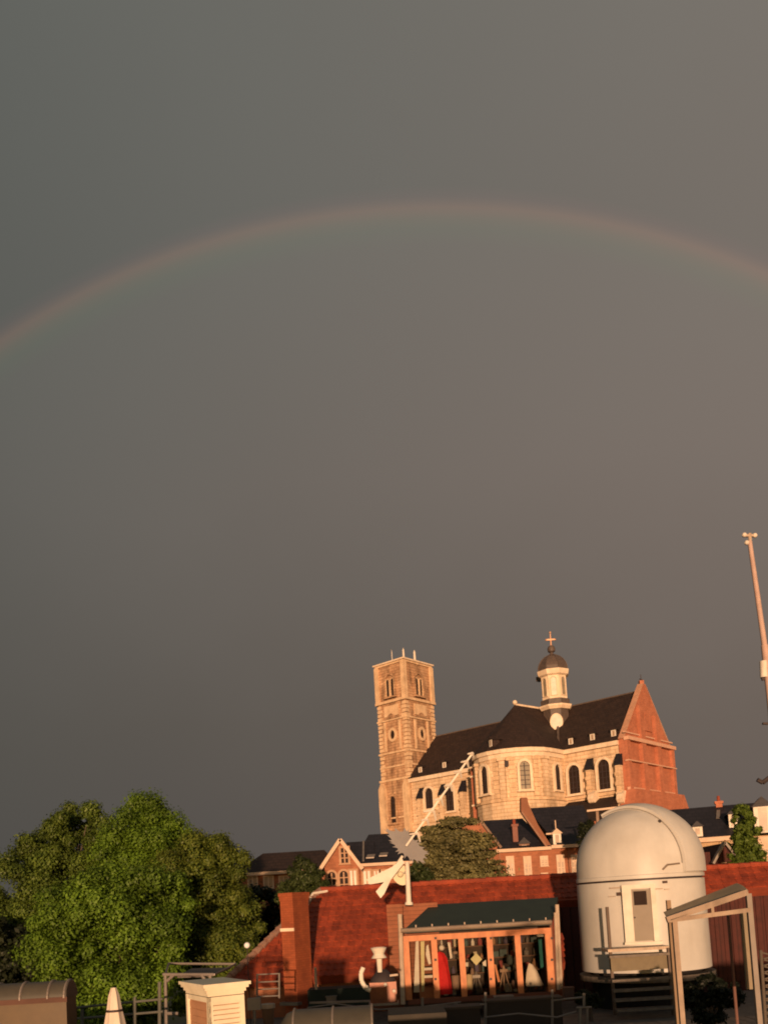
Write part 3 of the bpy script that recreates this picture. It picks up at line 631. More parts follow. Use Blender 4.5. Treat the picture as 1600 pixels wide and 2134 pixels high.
# C: brick abbey wing with stepped parapet between two dark roofs
F, l = facade((1030, 1772), 70, (1232, 1765), 70)
C_ = thing('abbey_wing', 'brick wing with row of white windows, dark roofs and sloping brick parapet below the church', 'building', F.pt(3, -4, 0))
zc1 = F.n_at(1095, 1772)[1]; zc2 = F.n_at(1180, 1765)[1]
sp1 = F.n_at(1146, 1770)[0]
MB().box(F, -1.2, sp1, -8, 0, 0, zc1).box(F, sp1, l, -8, -.02, 0, zc2).build('wall', BRICKH, C_)
for a, b, z, px0, pxr0, pxr1, pyr, nm in ((-.0, sp1, zc1, 0, 1003, 1088, 1708, 'roof'), (sp1+.3, l+.5, zc2, 0, 1096, 1250, 1680, 'upper_roof')):
    dd = 4.0; zrr = F.n_at((pxr0+pxr1)/2, pyr, -dd)[1]; q0 = F.n_at(pxr0, pyr, -dd)[0]; q1 = F.n_at(pxr1, pyr, -dd)[0]
    if nm == 'upper_roof': q1 = b
    m = MB(); e = [F.pt(a+.25, .35, z+.2), F.pt(b, .35, z+.2), F.pt(b, -8.3, z+.2), F.pt(a+.25, -8.3, z+.2)]; r = [F.pt(q0, -dd, zrr), F.pt(q1, -dd, zrr)]
    m.poly([e[0], e[1], r[1], r[0]]).poly([e[1], e[2], r[1]]).poly([e[2], e[3], r[0], r[1]]).poly([e[3], e[0], r[0]]).poly(e[::-1]); m.build(nm, SLATEB, C_)
MB().box(F, .1, sp1, .02, .5, zc1-.08, zc1+.18).build('eaves', PALEF, C_)
MB().box(F, sp1+.02, l, .02, .5, zc2-.08, zc2+.18).build('eaves', PALEF, C_)
# left gable end wall with coping, in front of the first roof's end
pts = [F.n_at(px, py, .15) for px, py in ((1044, 1768), (1040, 1768), (996, 1712), (990, 1700), (994, 1700), (1004, 1706))]
MB().prism(F, [F.n_at(*p, .1) for p in ((1040, 1770), (960, 1770), (960, 1720), (998, 1712))], -.4, .1).build('end_wall', BRICKH, C_)
a, b = F.n_at(1044, 1767, .15), F.n_at(998, 1704, .15); MB().bar(F.pt(a[0], .15, a[1]), F.pt(b[0], -.1, b[1]), .5, .2).build('coping', mat('dull_coping', (.2, .13, .09)), C_)
# sloping brick parapet wall between the roofs
pp = [F.n_at(px, py, .2) for px, py in ((1136, 1765), (1149, 1764), (1120, 1718), (1101, 1676), (1098, 1662), (1085, 1662), (1085, 1690))]
MB().prism(F, pp, -.5, .2).build('parapet', mat('dull_brick', (.22, .095, .05), (.16, .065, .035), scale=1), C_)
a, b = F.n_at(1139, 1766, .3), F.n_at(1086, 1692, .3); MB().bar(F.pt(a[0], .3, a[1]), F.pt(b[0], .3, b[1]), .3, .14).build('coping', mat('pale_pink_coping', (.26, .14, .09)), C_)
s, z = F.n_at(1075, 1766, -.6); zt = F.n_at(1073, 1722, -.6)[1]
o = chimney(F, s, -.8, z-.4, zt, .42, .5, C_, m_=mat('old_chimney_brick', (.22, .10, .075)))
s, z = F.n_at(1091, 1764, -.2); dormer(F, s, .0, z-.1, C_, .8, .35, 1.2, wm=mat('dull_dormer', (.22, .12, .08)), rm=SLATEB)
s, z = F.n_at(1161, 1760, .1); dormer(F, s, .1, z, C_, .62, .95, 1.6, rm=PALEF)
MB().box(F, s-.85, s-.3, -.2, .05, z+.85, z+.98).box(F, s-.05, s+.02, -.1, -.03, z+1.3, z+2.0).build('dormer_bracket', PALEF, C_)
for px, py, h, wd in ((1063, 1809, 1.75, .46), (1099, 1809, 1.75, .44), (1133, 1795, .7, .46), (1134, 1829, .6, .4), (1168, 1808, 1.9, .46), (1197, 1808, 1.9, .36)):
    s, z = F.n_at(px, py); o = window(F, s, z-h/2, z+h/2, wd, C_, 0, sm=PALEF, pm=WINP, bw=.10, out=.08, arch=False, mull=1, bars=3)
    MB().box(F, s-wd/2-.1, s+wd/2+.1, .01, .06, z+h/2-.5 if h > 1 else z+.1, z+h/2+.05).build('blind', PALEF, o)
for px in (1041, 1185): s, z = F.n_at(px, 1800); MB().tube(F.pt(s, .1, 10), F.pt(s, .1, zc1), .06).build('downpipe', mat('pipe_%d' % px, (.3, .15, .09)), C_)
MB().bar(PY(1222, 1690, 62), PY(1345, 1676, 62), .1, .14).build('roof_gutter', PALEF, C_)
MB().bar(PY(1243, 1691, 62), PY(1245, 1722, 62), .2, .2).build('gable_post', mat('dull_post_paint', (.25, .17, .12)), C_)
# D: slate roofed range on the right
F, l = facade((1440, 1752), 62, (1660, 1722), 60)
D = thing('slate_range', 'long slate roofed range with white dormers to the right of the white dome', 'building', F.pt(4, -4, 0))
zd1 = F.n_at(1480, 1749)[1]; dd = 4.2; zdr = F.n_at(1500, 1679, -dd)[1]
sl0 = F.n_at(1395, 1700, -dd)[0]
MB().box(F, sl0-1, l+4, -8.4, 0, 0, zd1).build('wall', mat('cream_render', (.42, .30, .18), (.33, .22, .12), scale=2), D)
MB().prism_s(F, [(.5, zd1+.1), (-dd, zdr), (-8.9, zd1+.1)], sl0-1.5, l+4).build('roof', SLATEB, D)
MB().box(F, sl0-1, F.n_at(1519, 1740)[0], .0, .6, zd1-.2, zd1+.12).build('eaves', PALEF, D)
for px, py, wd, h in ((1453, 1741, .62, .75), (1527, 1722, .55, 1.0), (1590, 1733, 1.1, 1.9)):
    s, t, z = F.hit(px, py, (0, .5, zd1+.1), (0, (zdr-zd1-.1)/(dd+.5), 1)); dormer(F, s, t+.25, z-.1, D, wd, h, 1.3, rm=SLATEB)
s, z = F.n_at(1592, 1755, .6); MB().box(F, s-.4, s+.9, -.2, .6, z-1, z+.4).build('bay', PALEF, D)
s, z = F.n_at(1498, 1690, -dd); chimney(F, s, -dd, z-.6, z+.55, .45, .45, D, m_=BRICKO)
a = F.hit(1495, 1707, (0, .5, zd1+.1), (0, (zdr-zd1-.1)/(dd+.5), 1)); b = F.hit(1496, 1690, (0, .5, zd1+.1), (0, (zdr-zd1-.1)/(dd+.5), 1))
MB().bar(F.pt(a[0], a[1]+.05, a[2]+.06), F.pt(b[0], b[1]+.05, b[2]+.06), .25, .05).build('lead_flashing', GALV, D)
# E: small dark gabled outbuilding in front of it
F, l = facade((1455, 1800), 46, (1545, 1792), 46)
O_ = thing('dark_outbuilding', 'small dark gabled outbuilding with pale roof edges between the dome and right-hand tree', 'outbuilding', F.pt(1, -3, 0))
P_ = lambda px, py, t=0: F.n_at(px, py, t)
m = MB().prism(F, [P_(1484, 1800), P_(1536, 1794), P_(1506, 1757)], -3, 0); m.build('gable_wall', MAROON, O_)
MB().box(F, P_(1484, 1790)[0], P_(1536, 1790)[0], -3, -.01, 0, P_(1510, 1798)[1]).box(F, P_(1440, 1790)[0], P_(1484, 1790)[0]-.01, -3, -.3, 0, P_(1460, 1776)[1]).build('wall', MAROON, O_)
m = MB()
for p in ((1482, 1800), (1538, 1796)): a, b = P_(*p), P_(1506, 1756); m.bar(F.pt(a[0], .1, a[1]), F.pt(b[0], .1, b[1]), .35, .12)
m.each('roof_edge', GALV, O_)
# ================================================================ RED TILED ROOF BUILDING
RB = thing('tiled_roof_building', 'long red tiled roof building with brick chimney behind the glazed garden room', 'building', (3, 33, 0))
YR_, YE = 33.0, 29.0
pr = PY(668, 1857, YR_); rz = float(pr[2]); xr0 = float(pr[0]); pe = PY(475, 2047, YE); xe0, ez = float(pe[0]), float(pe[2])
x_end = PY(1640, 1790, YR_)[0]+1; slope = (rz-ez)/(YR_-YE)
XB = float(PY(1162, 1960, 30)[0])       # right of this, the eave is high and a boarded wall stands below
def rp(x, k): return (x, YE+(YR_-YE)*k, ez+(rz-ez)*k)    # point on the slope, k 0..1
kE = .70
m = MB(); th = (0, .25, -.25)
m.slab([(xe0, YE, ez), (XB, YE, ez), rp(XB, 1), (xr0, YR_, rz)], th); m.slab([rp(XB, kE), rp(x_end, kE), rp(x_end, 1), rp(XB, 1)], th)
m.build('roof_deck', RTILED, RB)
m = MB(); m.poly([(xr0, YR_+.02, rz), (x_end, YR_+.02, rz), (x_end, YR_+4, ez), (xe0, YR_+4, ez)]); m.poly([(xe0, YE+.02, ez), (xr0, YR_+.02, rz), (xe0, YR_+4, ez)]); m.build('rear_slope', RTILED, RB)
MB().add([(xe0+.5, YE+.45, 0), (XB, YE+.45, 0), (XB, YR_+3.6, 0), (xe0+.5, YR_+3.6, 0), (xe0+.5, YE+.45, ez), (XB, YE+.45, ez), (XB, YR_+3.6, ez), (xe0+.5, YR_+3.6, ez)], [(0, 1, 5, 4), (1, 2, 6, 5), (2, 3, 7, 6), (3, 0, 4, 7), (4, 5, 6, 7)]).build('wall', BRICKH, RB)
yb = rp(0, kE)[1]+.25; zbd = rp(0, kE)[2]
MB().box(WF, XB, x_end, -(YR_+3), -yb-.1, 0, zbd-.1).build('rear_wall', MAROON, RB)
xw = XB; i = 0
protoB = None
while xw < x_end:
    wB = .31
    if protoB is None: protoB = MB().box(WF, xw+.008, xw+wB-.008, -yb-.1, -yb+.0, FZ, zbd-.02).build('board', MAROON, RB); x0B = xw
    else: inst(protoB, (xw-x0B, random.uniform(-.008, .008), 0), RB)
    xw += wB
# tiles: individually wedge shaped, joined (far too many to be parts)
tw_, tl = .25, .30; L_s = math.hypot(YR_-YE, rz-ez); nr = int(L_s/tl); cs = (YR_-YE)/L_s; sn = (rz-ez)/L_s
vs = []; fs = []
for r_ in range(nr+1):
    k0 = r_*tl/L_s; k1 = min((r_+1.15)*tl/L_s, 1.0)
    if k0 >= .995: continue
    xl0 = xe0+(xr0-xe0)*k0 if True else 0
    xx = xl0+(.12 if r_ % 2 else 0); xmax = x_end if k0 >= kE-.01 else XB
    while xx < xmax:
        wv = tw_*.97; up = .028+random.uniform(0, .012); lo = .01; jx = random.uniform(-.006, .006)
        a = rp(xx+jx, k0); b = rp(xx+jx+wv, k0); c = rp(xx+jx+wv, k1); d = rp(xx+jx, k1); nv = (0, -sn, cs)
        mid0 = rp(xx+jx+wv*.35, k0); mid1 = rp(xx+jx+wv*.35, k1); o = len(vs)
        for p, h in ((a, up+.03), (mid0, up), (b, up+.035), (c, lo+.035), (mid1, lo), (d, lo+.03)): vs.append((p[0], p[1]+nv[1]*h, p[2]+nv[2]*h))
        for p in (a, mid0, b): vs.append((p[0], p[1], p[2]))
        fs += [(o, o+1, o+4, o+5), (o+1, o+2, o+3, o+4), (o+6, o+7, o+1, o), (o+7, o+8, o+2, o+1)]
        xx += tw_
m = MB(); m.add(vs, fs); tiles = m.build('roof_tiles', RTILE, RB, kind='stuff')
# hip tiles down the left edge
hipA, hipB = np.array((xe0-.1, YE-.1, ez)), np.array((xr0, YR_, rz+.05)); nH = 17; dv = (hipB-hipA)/nH
p0 = MB(); sdv = Vector(dv).normalized(); p0.tube(hipA, hipA+dv*1.1, .15, .105, 8); hip0 = p0.build('hip_tile', HIPT, RB)
for i in range(1, nH): inst(hip0, dv*i, RB)
p0 = MB().tube((xr0, YR_, rz+.04), (xr0+.46, YR_, rz+.04), .13, .105, 8); r0_ = p0.build('ridge_tile', RTILE, RB); nRT = int((x_end-xr0)/.42)
for i in range(1, nRT): inst(r0_, (.42*i, 0, random.uniform(-.008, .008)), RB)
# pale flashing beside the ridge end
a, b, c = PY(640, 1888, 32.2), PY(652, 1862, 32.6), PY(682, 1857, 32.9)
MB().path([a, b, c], .05, 6).build('flashing', WHITEP, RB)
# chimney on its own footing in front of the hip
cp = PY(609, 1860, 28.2); nl = np.array((-.5, -.866)); nrt = np.array((.866, -.5)); CHF = Frame(cp, (-nl[1], nl[0]) if False else (.866, -.5), (-.5, -.866))
# near corner at cp; left face runs (-.866,.5), right face runs (.5,.866)
lw_, rw_ = .51, .88
corner = cp[:2]; ul = np.array((-.866, .5)); ur = np.array((.5, .866)); zch = float(cp[2]); zcb = float(PY(609, 2092, 28.2)[2])
foot = [corner, corner+ul*lw_, corner+ul*lw_+ur*rw_, corner+ur*rw_]
ctr = (foot[0]+foot[2])/2
def ring(k, z0, z1):
    pts = [ctr+(p-ctr)*k for p in foot]; return [(p[0], p[1], z0) for p in pts]+[(p[0], p[1], z1) for p in pts]
chim = thing('brick_chimney', 'tall square red brick chimney in front of the tiled roof, left of garden room', 'chimney', (ctr[0], ctr[1], FZ))
MB().hexa(ring(1, FZ, zch-.25)).build('stack', CHIMB, chim)
MB().hexa(ring(1.06, zch-.25, zch-.12)).hexa(ring(1.12, zch-.12, zch)).build('cap', CHIMB, chim)
zl_ = float(PY(595, 1938, 28.2)[2]); m = MB(); FL = Frame(corner, ul, nl)
m.box(FL, -.01, lw_+.03, 0, .03, zl_-.05, zl_+.05); m.build('pale_band', TRIM, chim)
m = MB(); m.box(FL, -.1, lw_+.1, -.1, .15, zcb-.05, zcb+.05).build('lead_apron', GALV, chim)
# ================================================================ GARDEN ROOM (glazed porch)
F, l = facade((843, 1950), 26, (1152, 1935), 26)
GR = thing('garden_room', 'glazed orange timber garden room with dark green roof in front of red tiles', 'conservatory', F.pt(l/2, -1, FZ))
sx = lambda px, py=2000, t=0: F.n_at(px, py, t)[0]
zx = lambda px, py, t=0: F.n_at(px, py, t)[1]
zfl = zx(1000, 2075); ztp = zx(1000, 1943); zgut = zx(1000, 1930)
zr_l, zr_r = zx(900, 1883, -2.2), zx(1160, 1870, -2.2)
for px0, px1 in ((841, 854), (900, 912), (957, 969), (1016, 1028), (1075, 1087), (1138, 1152)):
    MB().box(F, sx(px0), sx(px1), -.12, 0.0 if px0 in (957, 1075) else .03, zfl, ztp-.15).build('post', ORWOOD, GR)
MB().box(F, sx(838), sx(1152), -.14, .04, ztp-.15, ztp+.02).build('head_rail', ORWOOD, GR)
MB().box(F, sx(845), sx(1152), -.16, .06, zfl-.14, zfl).build('sill', mat('dark_stained_sill', (.14, .05, .03)), GR)
px_p = [854, 900, 912, 957, 969, 1016, 1028, 1075, 1087, 1138]
for a, b in ((854, 900), (912, 957), (969, 1016), (1028, 1075), (1087, 1138)): MB().box(F, sx(a), sx(b), -.075, -.06, zfl, ztp-.15).build('pane', PANE, GR)
m = MB()
for px in (903, 1018, 1145): 
    for py in (1955, 2000, 2040): s, z = F.n_at(px+4, py); m.box(F, s-.035, s+.035, .03, .06, z-.035, z+.035)
m.each('hinge', IRON, GR)
# roof slab
m = MB(); q = [F.pt(sx(846), .25, zgut+.04), F.pt(sx(1150), .25, zgut+.04), F.pt(sx(1162, 1870, -2.2), -2.2, zr_r), F.pt(sx(898, 1883, -2.2), -2.2, zr_r)]
m.slab(q, (0, 0, -.12)); m.build('roof', GREENR, GR)
MB().path([F.pt(sx(838), .33, zgut+.01), F.pt(sx(1150), .33, zgut+.01)], .07, 10).build('gutter', ZINC, GR)
m = MB()
for i in range(9): s = sx(870)+(sx(1140)-sx(870))*i/8; m.box(F, s-.018, s+.018, .17, .21, zgut+.08, zgut+.15)
m.each('snow_guard', ZINC, GR)
MB().tube(F.pt(sx(834), .18, zfl-.1), F.pt(sx(832, 1890), .18, zx(832, 1905)), .07, .07, 8).build('downpipe', POSTW, GR)
MB().tube(F.pt(sx(1158), .05, zfl+.05), F.pt(sx(1156, 1900), .05, zx(1152, 1902)), .055).tube(F.pt(sx(1167), -.2, zfl+.05), F.pt(sx(1163, 1890), -.2, zx(1160, 1885)), .06).build('downpipe', POSTW, GR)
# clad side block, back wall, floor
zsb = zx(850, 1883, -1.2)
MB().box(F, sx(812, 2000, -1.0), sx(842, 1950, -1.0), -1.9, -1.0, zfl-.2, zx(850, 1885, -1.0)).box(F, sx(812, 2000, -1.9), sx(912, 1900, -1.9), -2.3, -1.9, zfl-.2, zx(850, 1884, -1.9)).build('clad_wall', SHING, GR)
nrow = int((zsb-zfl)/.13)
for i in range(nrow): 
    if i == 0: p0 = MB(); z = zfl+i*.13; p0.prism_s(F, [(-1.0, z), (-.955, z), (-.985, z+.13), (-1.0, z+.13)], sx(812, 2000, -1.0)-.01, sx(843, 2000, -1.0)); sh0 = p0.build('shingle_row', SHING, GR)
    else: inst(sh0, (0, 0, i*.13), GR)
MB().box(F, sx(850), sx(1150), -2.25, -2.15, zfl, zr_r-.2).build('back_wall', DKBROWN, GR)
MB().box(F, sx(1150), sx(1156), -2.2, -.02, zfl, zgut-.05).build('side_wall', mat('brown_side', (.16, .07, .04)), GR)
MB().box(F, sx(838), sx(1152), -2.2, 0, zfl-.3, zfl-.14).build('floor', DKBROWN, GR)
# --- contents of the garden room
def put(name, label, cat, m_, group=None, **k): pass
s = lambda px, py, t: F.pt(F.n_at(px, py, t)[0], t, F.n_at(px, py, t)[1])
def pan(name, label, cat, pts, t, th_, m_, group=None):
    return MB().prism(F, [F.n_at(*p, t) for p in pts], t-th_, t).build(name, m_, None, label, cat, group)
pan('leaning_board', 'tall white board leaning at the left end of the glazed room', 'board', [(866, 1962), (872, 1961), (874, 2068), (862, 2068)], -.5, .04, WHITEP)
pan('leaning_board', 'pale yellow upright board just behind the first glazed bay', 'board', [(876, 1962), (884, 1961), (884, 2066), (878, 2067)], -.4, .05, YELW)
pan('cloth', 'white cloth hanging between the yellow board and first post', 'cloth', [(888, 1972), (892, 1968), (898, 2008), (893, 2010), (887, 1990)], -.3, .06, WHITEP)
sh = thing('shelf_unit', 'low shelf with dark gaps and bright boxes in the first glazed bay', 'shelf', s(890, 2066, -.9))
MB().box(F, sx(872, 2030, -.9), sx(906, 2030, -.9), -1.3, -.9, zfl-.14, zfl+.25).build('base', mat('orange_box', (.5, .22, .12)), sh)
for py in (2022, 2038): z = zx(890, py, -.9); MB().box(F, sx(880, 2030, -.9), sx(906, 2030, -.9), -1.3, -.9, z, z+.08).build('shelf', WHITEP, sh)
# red cloth on a stand
rc = thing('red_coat', 'bright red coat hung on a stand with white ball top behind the second bay', 'coat', s(926, 2068, -.4))
p = s(925, 2068, -.4); q2 = s(921, 1990, -.4)
m = MB(); prof = [(.24, p[2]-.05), (.22, p[2]+.3), (.16, p[2]+.75), (.19, q2[2]-.12), (.12, q2[2]+.04), (.03, q2[2]+.1)]
n = 20; vs = []
for j, (r, z) in enumerate(prof):
    for i in range(n): a = 2*math.pi*i/n; rr = r*(1+.16*math.sin(5*a+j*.4)); vs.append((p[0]-.06*(j > 2)+rr*math.cos(a), p[1]+rr*.6*math.sin(a), z))
m.add(vs, [(j*n+i, j*n+(i+1) % n, (j+1)*n+(i+1) % n, (j+1)*n+i) for j in range(len(prof)-1) for i in range(n)]); m.build('coat', REDC, rc, smooth=True)
MB().ball((q2[0], q2[1], s(921, 1975, -.4)[2]), .09).build('ball_top', WHITEP, rc, smooth=True)
pan('stick', 'white stick leaning beside the red coat', 'stick', [(932, 1964), (938, 1964), (942, 1996), (938, 1998)], -.5, .04, WHITEP)
pan('diamond_sign', 'small white diamond shaped sign in the middle glazed bay', 'sign', [(992, 1986), (1004, 1999), (992, 2012), (980, 1999)], -.25, .03, YELW)
pan('paper_sheet', 'crumpled white sheet right of the diamond sign', 'paper', [(1005, 2006), (1012, 2000), (1013, 2014), (1006, 2012)], -.4, .02, WHITEP)
def bucket(px, py, r_, h, m_, label):
    b = s(px, py, -.5); o = MB().lathe((b[0], b[1]), [(r_*.8, b[2]), (r_, b[2]+h), (r_*.93, b[2]+h), (r_*.75, b[2]+.03)], 16).build('bucket', m_, None, label, 'bucket', smooth=True)
bucket(978, 2062, .12, .45, mat('cream_bucket', (.5, .38, .22)), 'tall cream bucket at the foot of the middle glazed bay')
bucket(950, 2062, .13, .42, mat('brown_bucket', (.26, .17, .12)), 'brown bucket standing between red coat and second post')
bucket(972, 2014, .07, .12, WHITEP, 'tiny white pot left of the diamond sign')
for px, py, hh, mm, lb in ((994, 2066, .6, GALV, 'thin metal stand with forked foot below the diamond sign'), (1052, 2064, .75, mat('tan_easel', (.3, .2, .13)), 'tan folding easel in the fourth glazed bay')):
    b = np.array(s(px, py, -.5)); T_ = b+np.array((0, 0, hh)); t_ = thing('easel', lb, 'stand', b)
    for dx, dy in ((-.16, .0), (.16, .0), (0, .22)): MB().tube(T_, b+np.array((dx, dy, 0)), .022, .018, 6).build('leg', mm, t_)
    MB().bar(T_-np.array((.12, 0, .15)), T_+np.array((.12, 0, -.15)), .04, .09).build('crossbar', mm, t_)
pan('plank', 'orange plank leaning against the middle post', 'plank', [(1029, 2010), (1033, 2010), (1042, 2046), (1037, 2047)], -.3, .04, ORWOOD)
b = s(1114, 2054, -.45); m = MB(); n = 18; vs = []
prof = [(.27, b[2]), (.25, b[2]+.12), (.17, b[2]+.42), (.07, b[2]+.64), (.015, b[2]+.68)]
for j, (r, z) in enumerate(prof):
    for i in range(n): a = 2*math.pi*i/n; rr = r*(1+.07*math.sin(4*a)); vs.append((b[0]+rr*math.cos(a)-.03*j, b[1]+rr*.7*math.sin(a), z))
m.add(vs, [(j*n+i, j*n+(i+1) % n, (j+1)*n+(i+1) % n, (j+1)*n+i) for j in range(len(prof)-1) for i in range(n)]); m.build('cloth_cone', PARAS, None, 'white cone shaped cloth cover in the last glazed bay', 'cover', smooth=True)
pan('teal_curtain', 'narrow teal curtain hanging at the right end of glazed room', 'curtain', [(1121, 1958), (1129, 1957), (1132, 2015), (1126, 2018)], -.7, .05, TEAL)
b = s(1125, 1949, -.3); MB().lathe((b[0], b[1]), [(.10, b[2]-.04), (.12, b[2]), (.06, b[2]+.05), (.01, b[2]+.08)], 12).build('ceiling_lamp', WHITEP, None, 'small white lamp shade high in the last glazed bay', 'lamp', smooth=True)
for px, py, hw, hh, c, lb in ((985, 2030, 5, 12, (.2, .13, .09), 'dark brown jug below the diamond sign'), (1062, 2000, 7, 10, (.05, .06, .05), 'dark green bundle in the fourth glazed bay'), (1070, 2052, 5, 9, (.14, .08, .06), 'small brown box at the foot of the fourth bay'), (948, 1985, 6, 3, (.35, .25, .18), 'stack of pale papers behind the second bay')):
    b = s(px, py+hh, -.8); r_ = hw/1800*27; h = 2*hh/1800*27
    MB().lathe((b[0], b[1]), [(r_*.7, b[2]), (r_, b[2]+h*.4), (r_*.8, b[2]+h*.8), (r_*.4, b[2]+h)], 10).build('storage_jar' if hh > 5 else 'paper_stack', mat('item_%d' % px, c), None, lb, 'jar' if hh > 5 else 'papers', smooth=True)
rk = thing('back_shelves', 'long dark shelves against the back wall inside the glazed garden room', 'shelves', s(1000, 2060, -1.9))
rng_ = random.Random(5)
SHZ = [zfl+.55, zfl+1.0, zfl+1.4]
xa, xb = sx(915, 2000, -1.9), sx(1130, 2000, -1.9)
for z_ in SHZ: MB().box(F, xa, xb, -2.14, -1.75, z_-.03, z_).build('shelf_board', mat('shelf_%d' % int(z_*100), (.14, .08, .05)), rk)
for x_ in (xa, (xa+xb)/2, xb): MB().box(F, x_-.02, x_+.02, -2.14, -1.75, zfl-.14, SHZ[-1]+.3).build('upright', mat('upright_%d' % int(x_*100), (.14, .08, .05)), rk)
cols_ = [mat('clutter_%d' % i, c) for i, c in enumerate(((.45, .38, .26), (.12, .10, .08), (.30, .16, .08), (.08, .11, .10), (.5, .46, .38), (.22, .05, .04), (.09, .07, .10)))]
ORD = ['first', 'second', 'third', 'fourth', 'fifth', 'sixth', 'seventh', 'eighth', 'ninth', 'tenth', 'eleventh', 'twelfth', 'thirteenth', 'fourteenth', 'fifteenth', 'sixteenth', 'seventeenth', 'eighteenth', 'nineteenth', 'twentieth']
CN = ['cream', 'charcoal', 'brown', 'bottle green', 'off-white', 'dark red', 'plum']
for z_, sn_ in zip(SHZ+[zfl-.14], ('on the lowest shelf', 'on the middle shelf', 'on the top shelf', 'on the floor at back')):
    x_ = xa+.06; io = 0
    while x_ < xb-.2:
        w_ = rng_.uniform(.07, .22); h_ = rng_.uniform(.10, .34)
        ci = rng_.randrange(7); lab_ = CN[ci]+' %s '+sn_+' of the glazed room, '+ORD[min(io, 19)]+' from left'; io += 1
        if rng_.random() < .45: MB().box(F, x_, x_+w_, -2.1, -1.85, z_+.002, z_+h_).build('storage_box', cols_[ci], None, lab_ % 'box', 'box', 'boxes on the back shelves')
        else: b = F.pt(x_+w_/2, -1.9, 0); MB().lathe((b[0], b[1]), [(w_*.4, z_+.002), (w_*.42, z_+h_*.6), (w_*.2, z_+h_*.8), (w_*.2, z_+h_)], 10).build('storage_jar', cols_[ci], None, lab_ % 'jar', 'jar', 'jars on the back shelves', smooth=True)
        x_ += w_+rng_.uniform(.03, .14)
# ================================================================ ROOF ARROW SCULPTURE (on the clad block)
Ya = 27.0
AR = thing('arrow_sculpture', 'large white metal arrow with barbed shaft, spiky plate and forked tail on a pole', 'sculpture', PY(852, 1884, Ya))
p = lambda px, py, dy=0.0: PY(px, py, Ya+dy)
MB().tube(p(852, 1886), p(848, 1797), .085, .07, 12).tube(p(852, 1886), p(852, 1880), .13, .12, 12).build('pole', WHITEP, AR, smooth=True)
MB().bar(p(822, 1808), p(838, 1784, .1), .07, .07).bar(p(846, 1763, -.03), p(984, 1570), .055, .06).build('shaft', WHITEP, AR)
def plate(pts, dy, th_, m_, name): return MB().slab([p(a, b, dy) for a, b in pts], (0, th_, 0)).build(name, m_, AR)
plate([(838, 1790), (818, 1806), (763, 1833), (771, 1843), (800, 1838), (783, 1858), (793, 1872), (801, 1862), (814, 1834), (842, 1798)], -.05, .05, WHITEP, 'tail')
jag = []
ed = [(806, 1731), (848, 1733), (868, 1756), (888, 1776), (880, 1796), (856, 1790), (832, 1774), (818, 1756)]
for i, a in enumerate(ed):
    b = ed[(i+1) % len(ed)]; n_ = 5; cx_, cy_ = 848, 1765
    for k in range(n_):
        x = a[0]+(b[0]-a[0])*k/n_; y = a[1]+(b[1]-a[1])*k/n_; jag.append((x, y))
        x2 = a[0]+(b[0]-a[0])*(k+.5)/n_; y2 = a[1]+(b[1]-a[1])*(k+.5)/n_; dx, dy = x2-cx_, y2-cy_; q = math.hypot(dx, dy); e = 8 if k % 2 == 0 else -1; jag.append((x2+dx/q*e, y2+dy/q*e))
plate(jag, .06, .04, GREYPL, 'spiky_plate')
m = MB(); ux, uy = (984-822)/288., (1570-1808)/288.
for k, ln in ((.30, 17), (.42, 12), (.50, 20), (.60, 14), (.72, 12), (.84, 12), (.93, 12), (1.0, 9)):
    x, y = 822+(984-822)*k, 1808+(1570-1808)*k
    for sgn in (-1, 1):
        ex, ey = x+(-uy*sgn*.8-ux*.7)*ln*1.0, y+(ux*sgn*.8-uy*.7)*ln; m.tube(p(x, y), p(ex, ey, sgn*.12), .05, .025, 6)
m.each('barb', WHITEP, AR)
b = p(834, 1824, .25); m = MB(); n = 20
R_ = []
for i in range(n): a = 2*math.pi*i/n; R_.append(p(834+18*math.cos(a)*1.0+5*math.sin(a), 1822+23*math.sin(a), .3))
m.slab(R_, (0, .05, 0)); m.ball(p(834, 1822, .24), .1, 10); m.build('round_dish', CREAMD, AR)
MB().tube(p(834, 1822, .3), p(850, 1815), .03).build('dish_arm', WHITEP, AR)
# ================================================================ OBSERVATORY DOME
Yd = 27.0; dc = PY(1331, 1833, Yd); DR = 1.90; zs = float(dc[2]); OC = (float(dc[0]), float(dc[1])); zdb = float(PY(1341, 2026, Yd-1.5)[2])
ztopd = float(PY(1330, 1682, Yd)[2])
OB = thing('observatory', 'white round observatory with domed roof and grey door behind metal steps', 'observatory', (OC[0], OC[1], FZ))
MB().lathe(OC, [(DR+.03, zdb), (DR+.01, zs-.06), (DR-.1, zs-.05)], 72).build('drum', DOMEW, OB, smooth=True)
H = ztopd-zs; sk = H-DR*.99
prof = [(DR+.02, zs), (DR+.02, zs+.1), (DR-.01, zs+.12), (DR-.01, zs+sk)]+[(DR*.995*math.cos(rad(a)), zs+sk+DR*.99*math.sin(rad(a))) for a in range(5, 90, 5)]+[(.02, ztopd)]
MB().lathe(OC, prof, 72).build('dome', DOMEW, OB, smooth=True)
MB().lathe(OC, [(DR-.05, zs-.05), (DR-.05, zs+.0)], 48).build('seam', IRON, OB)
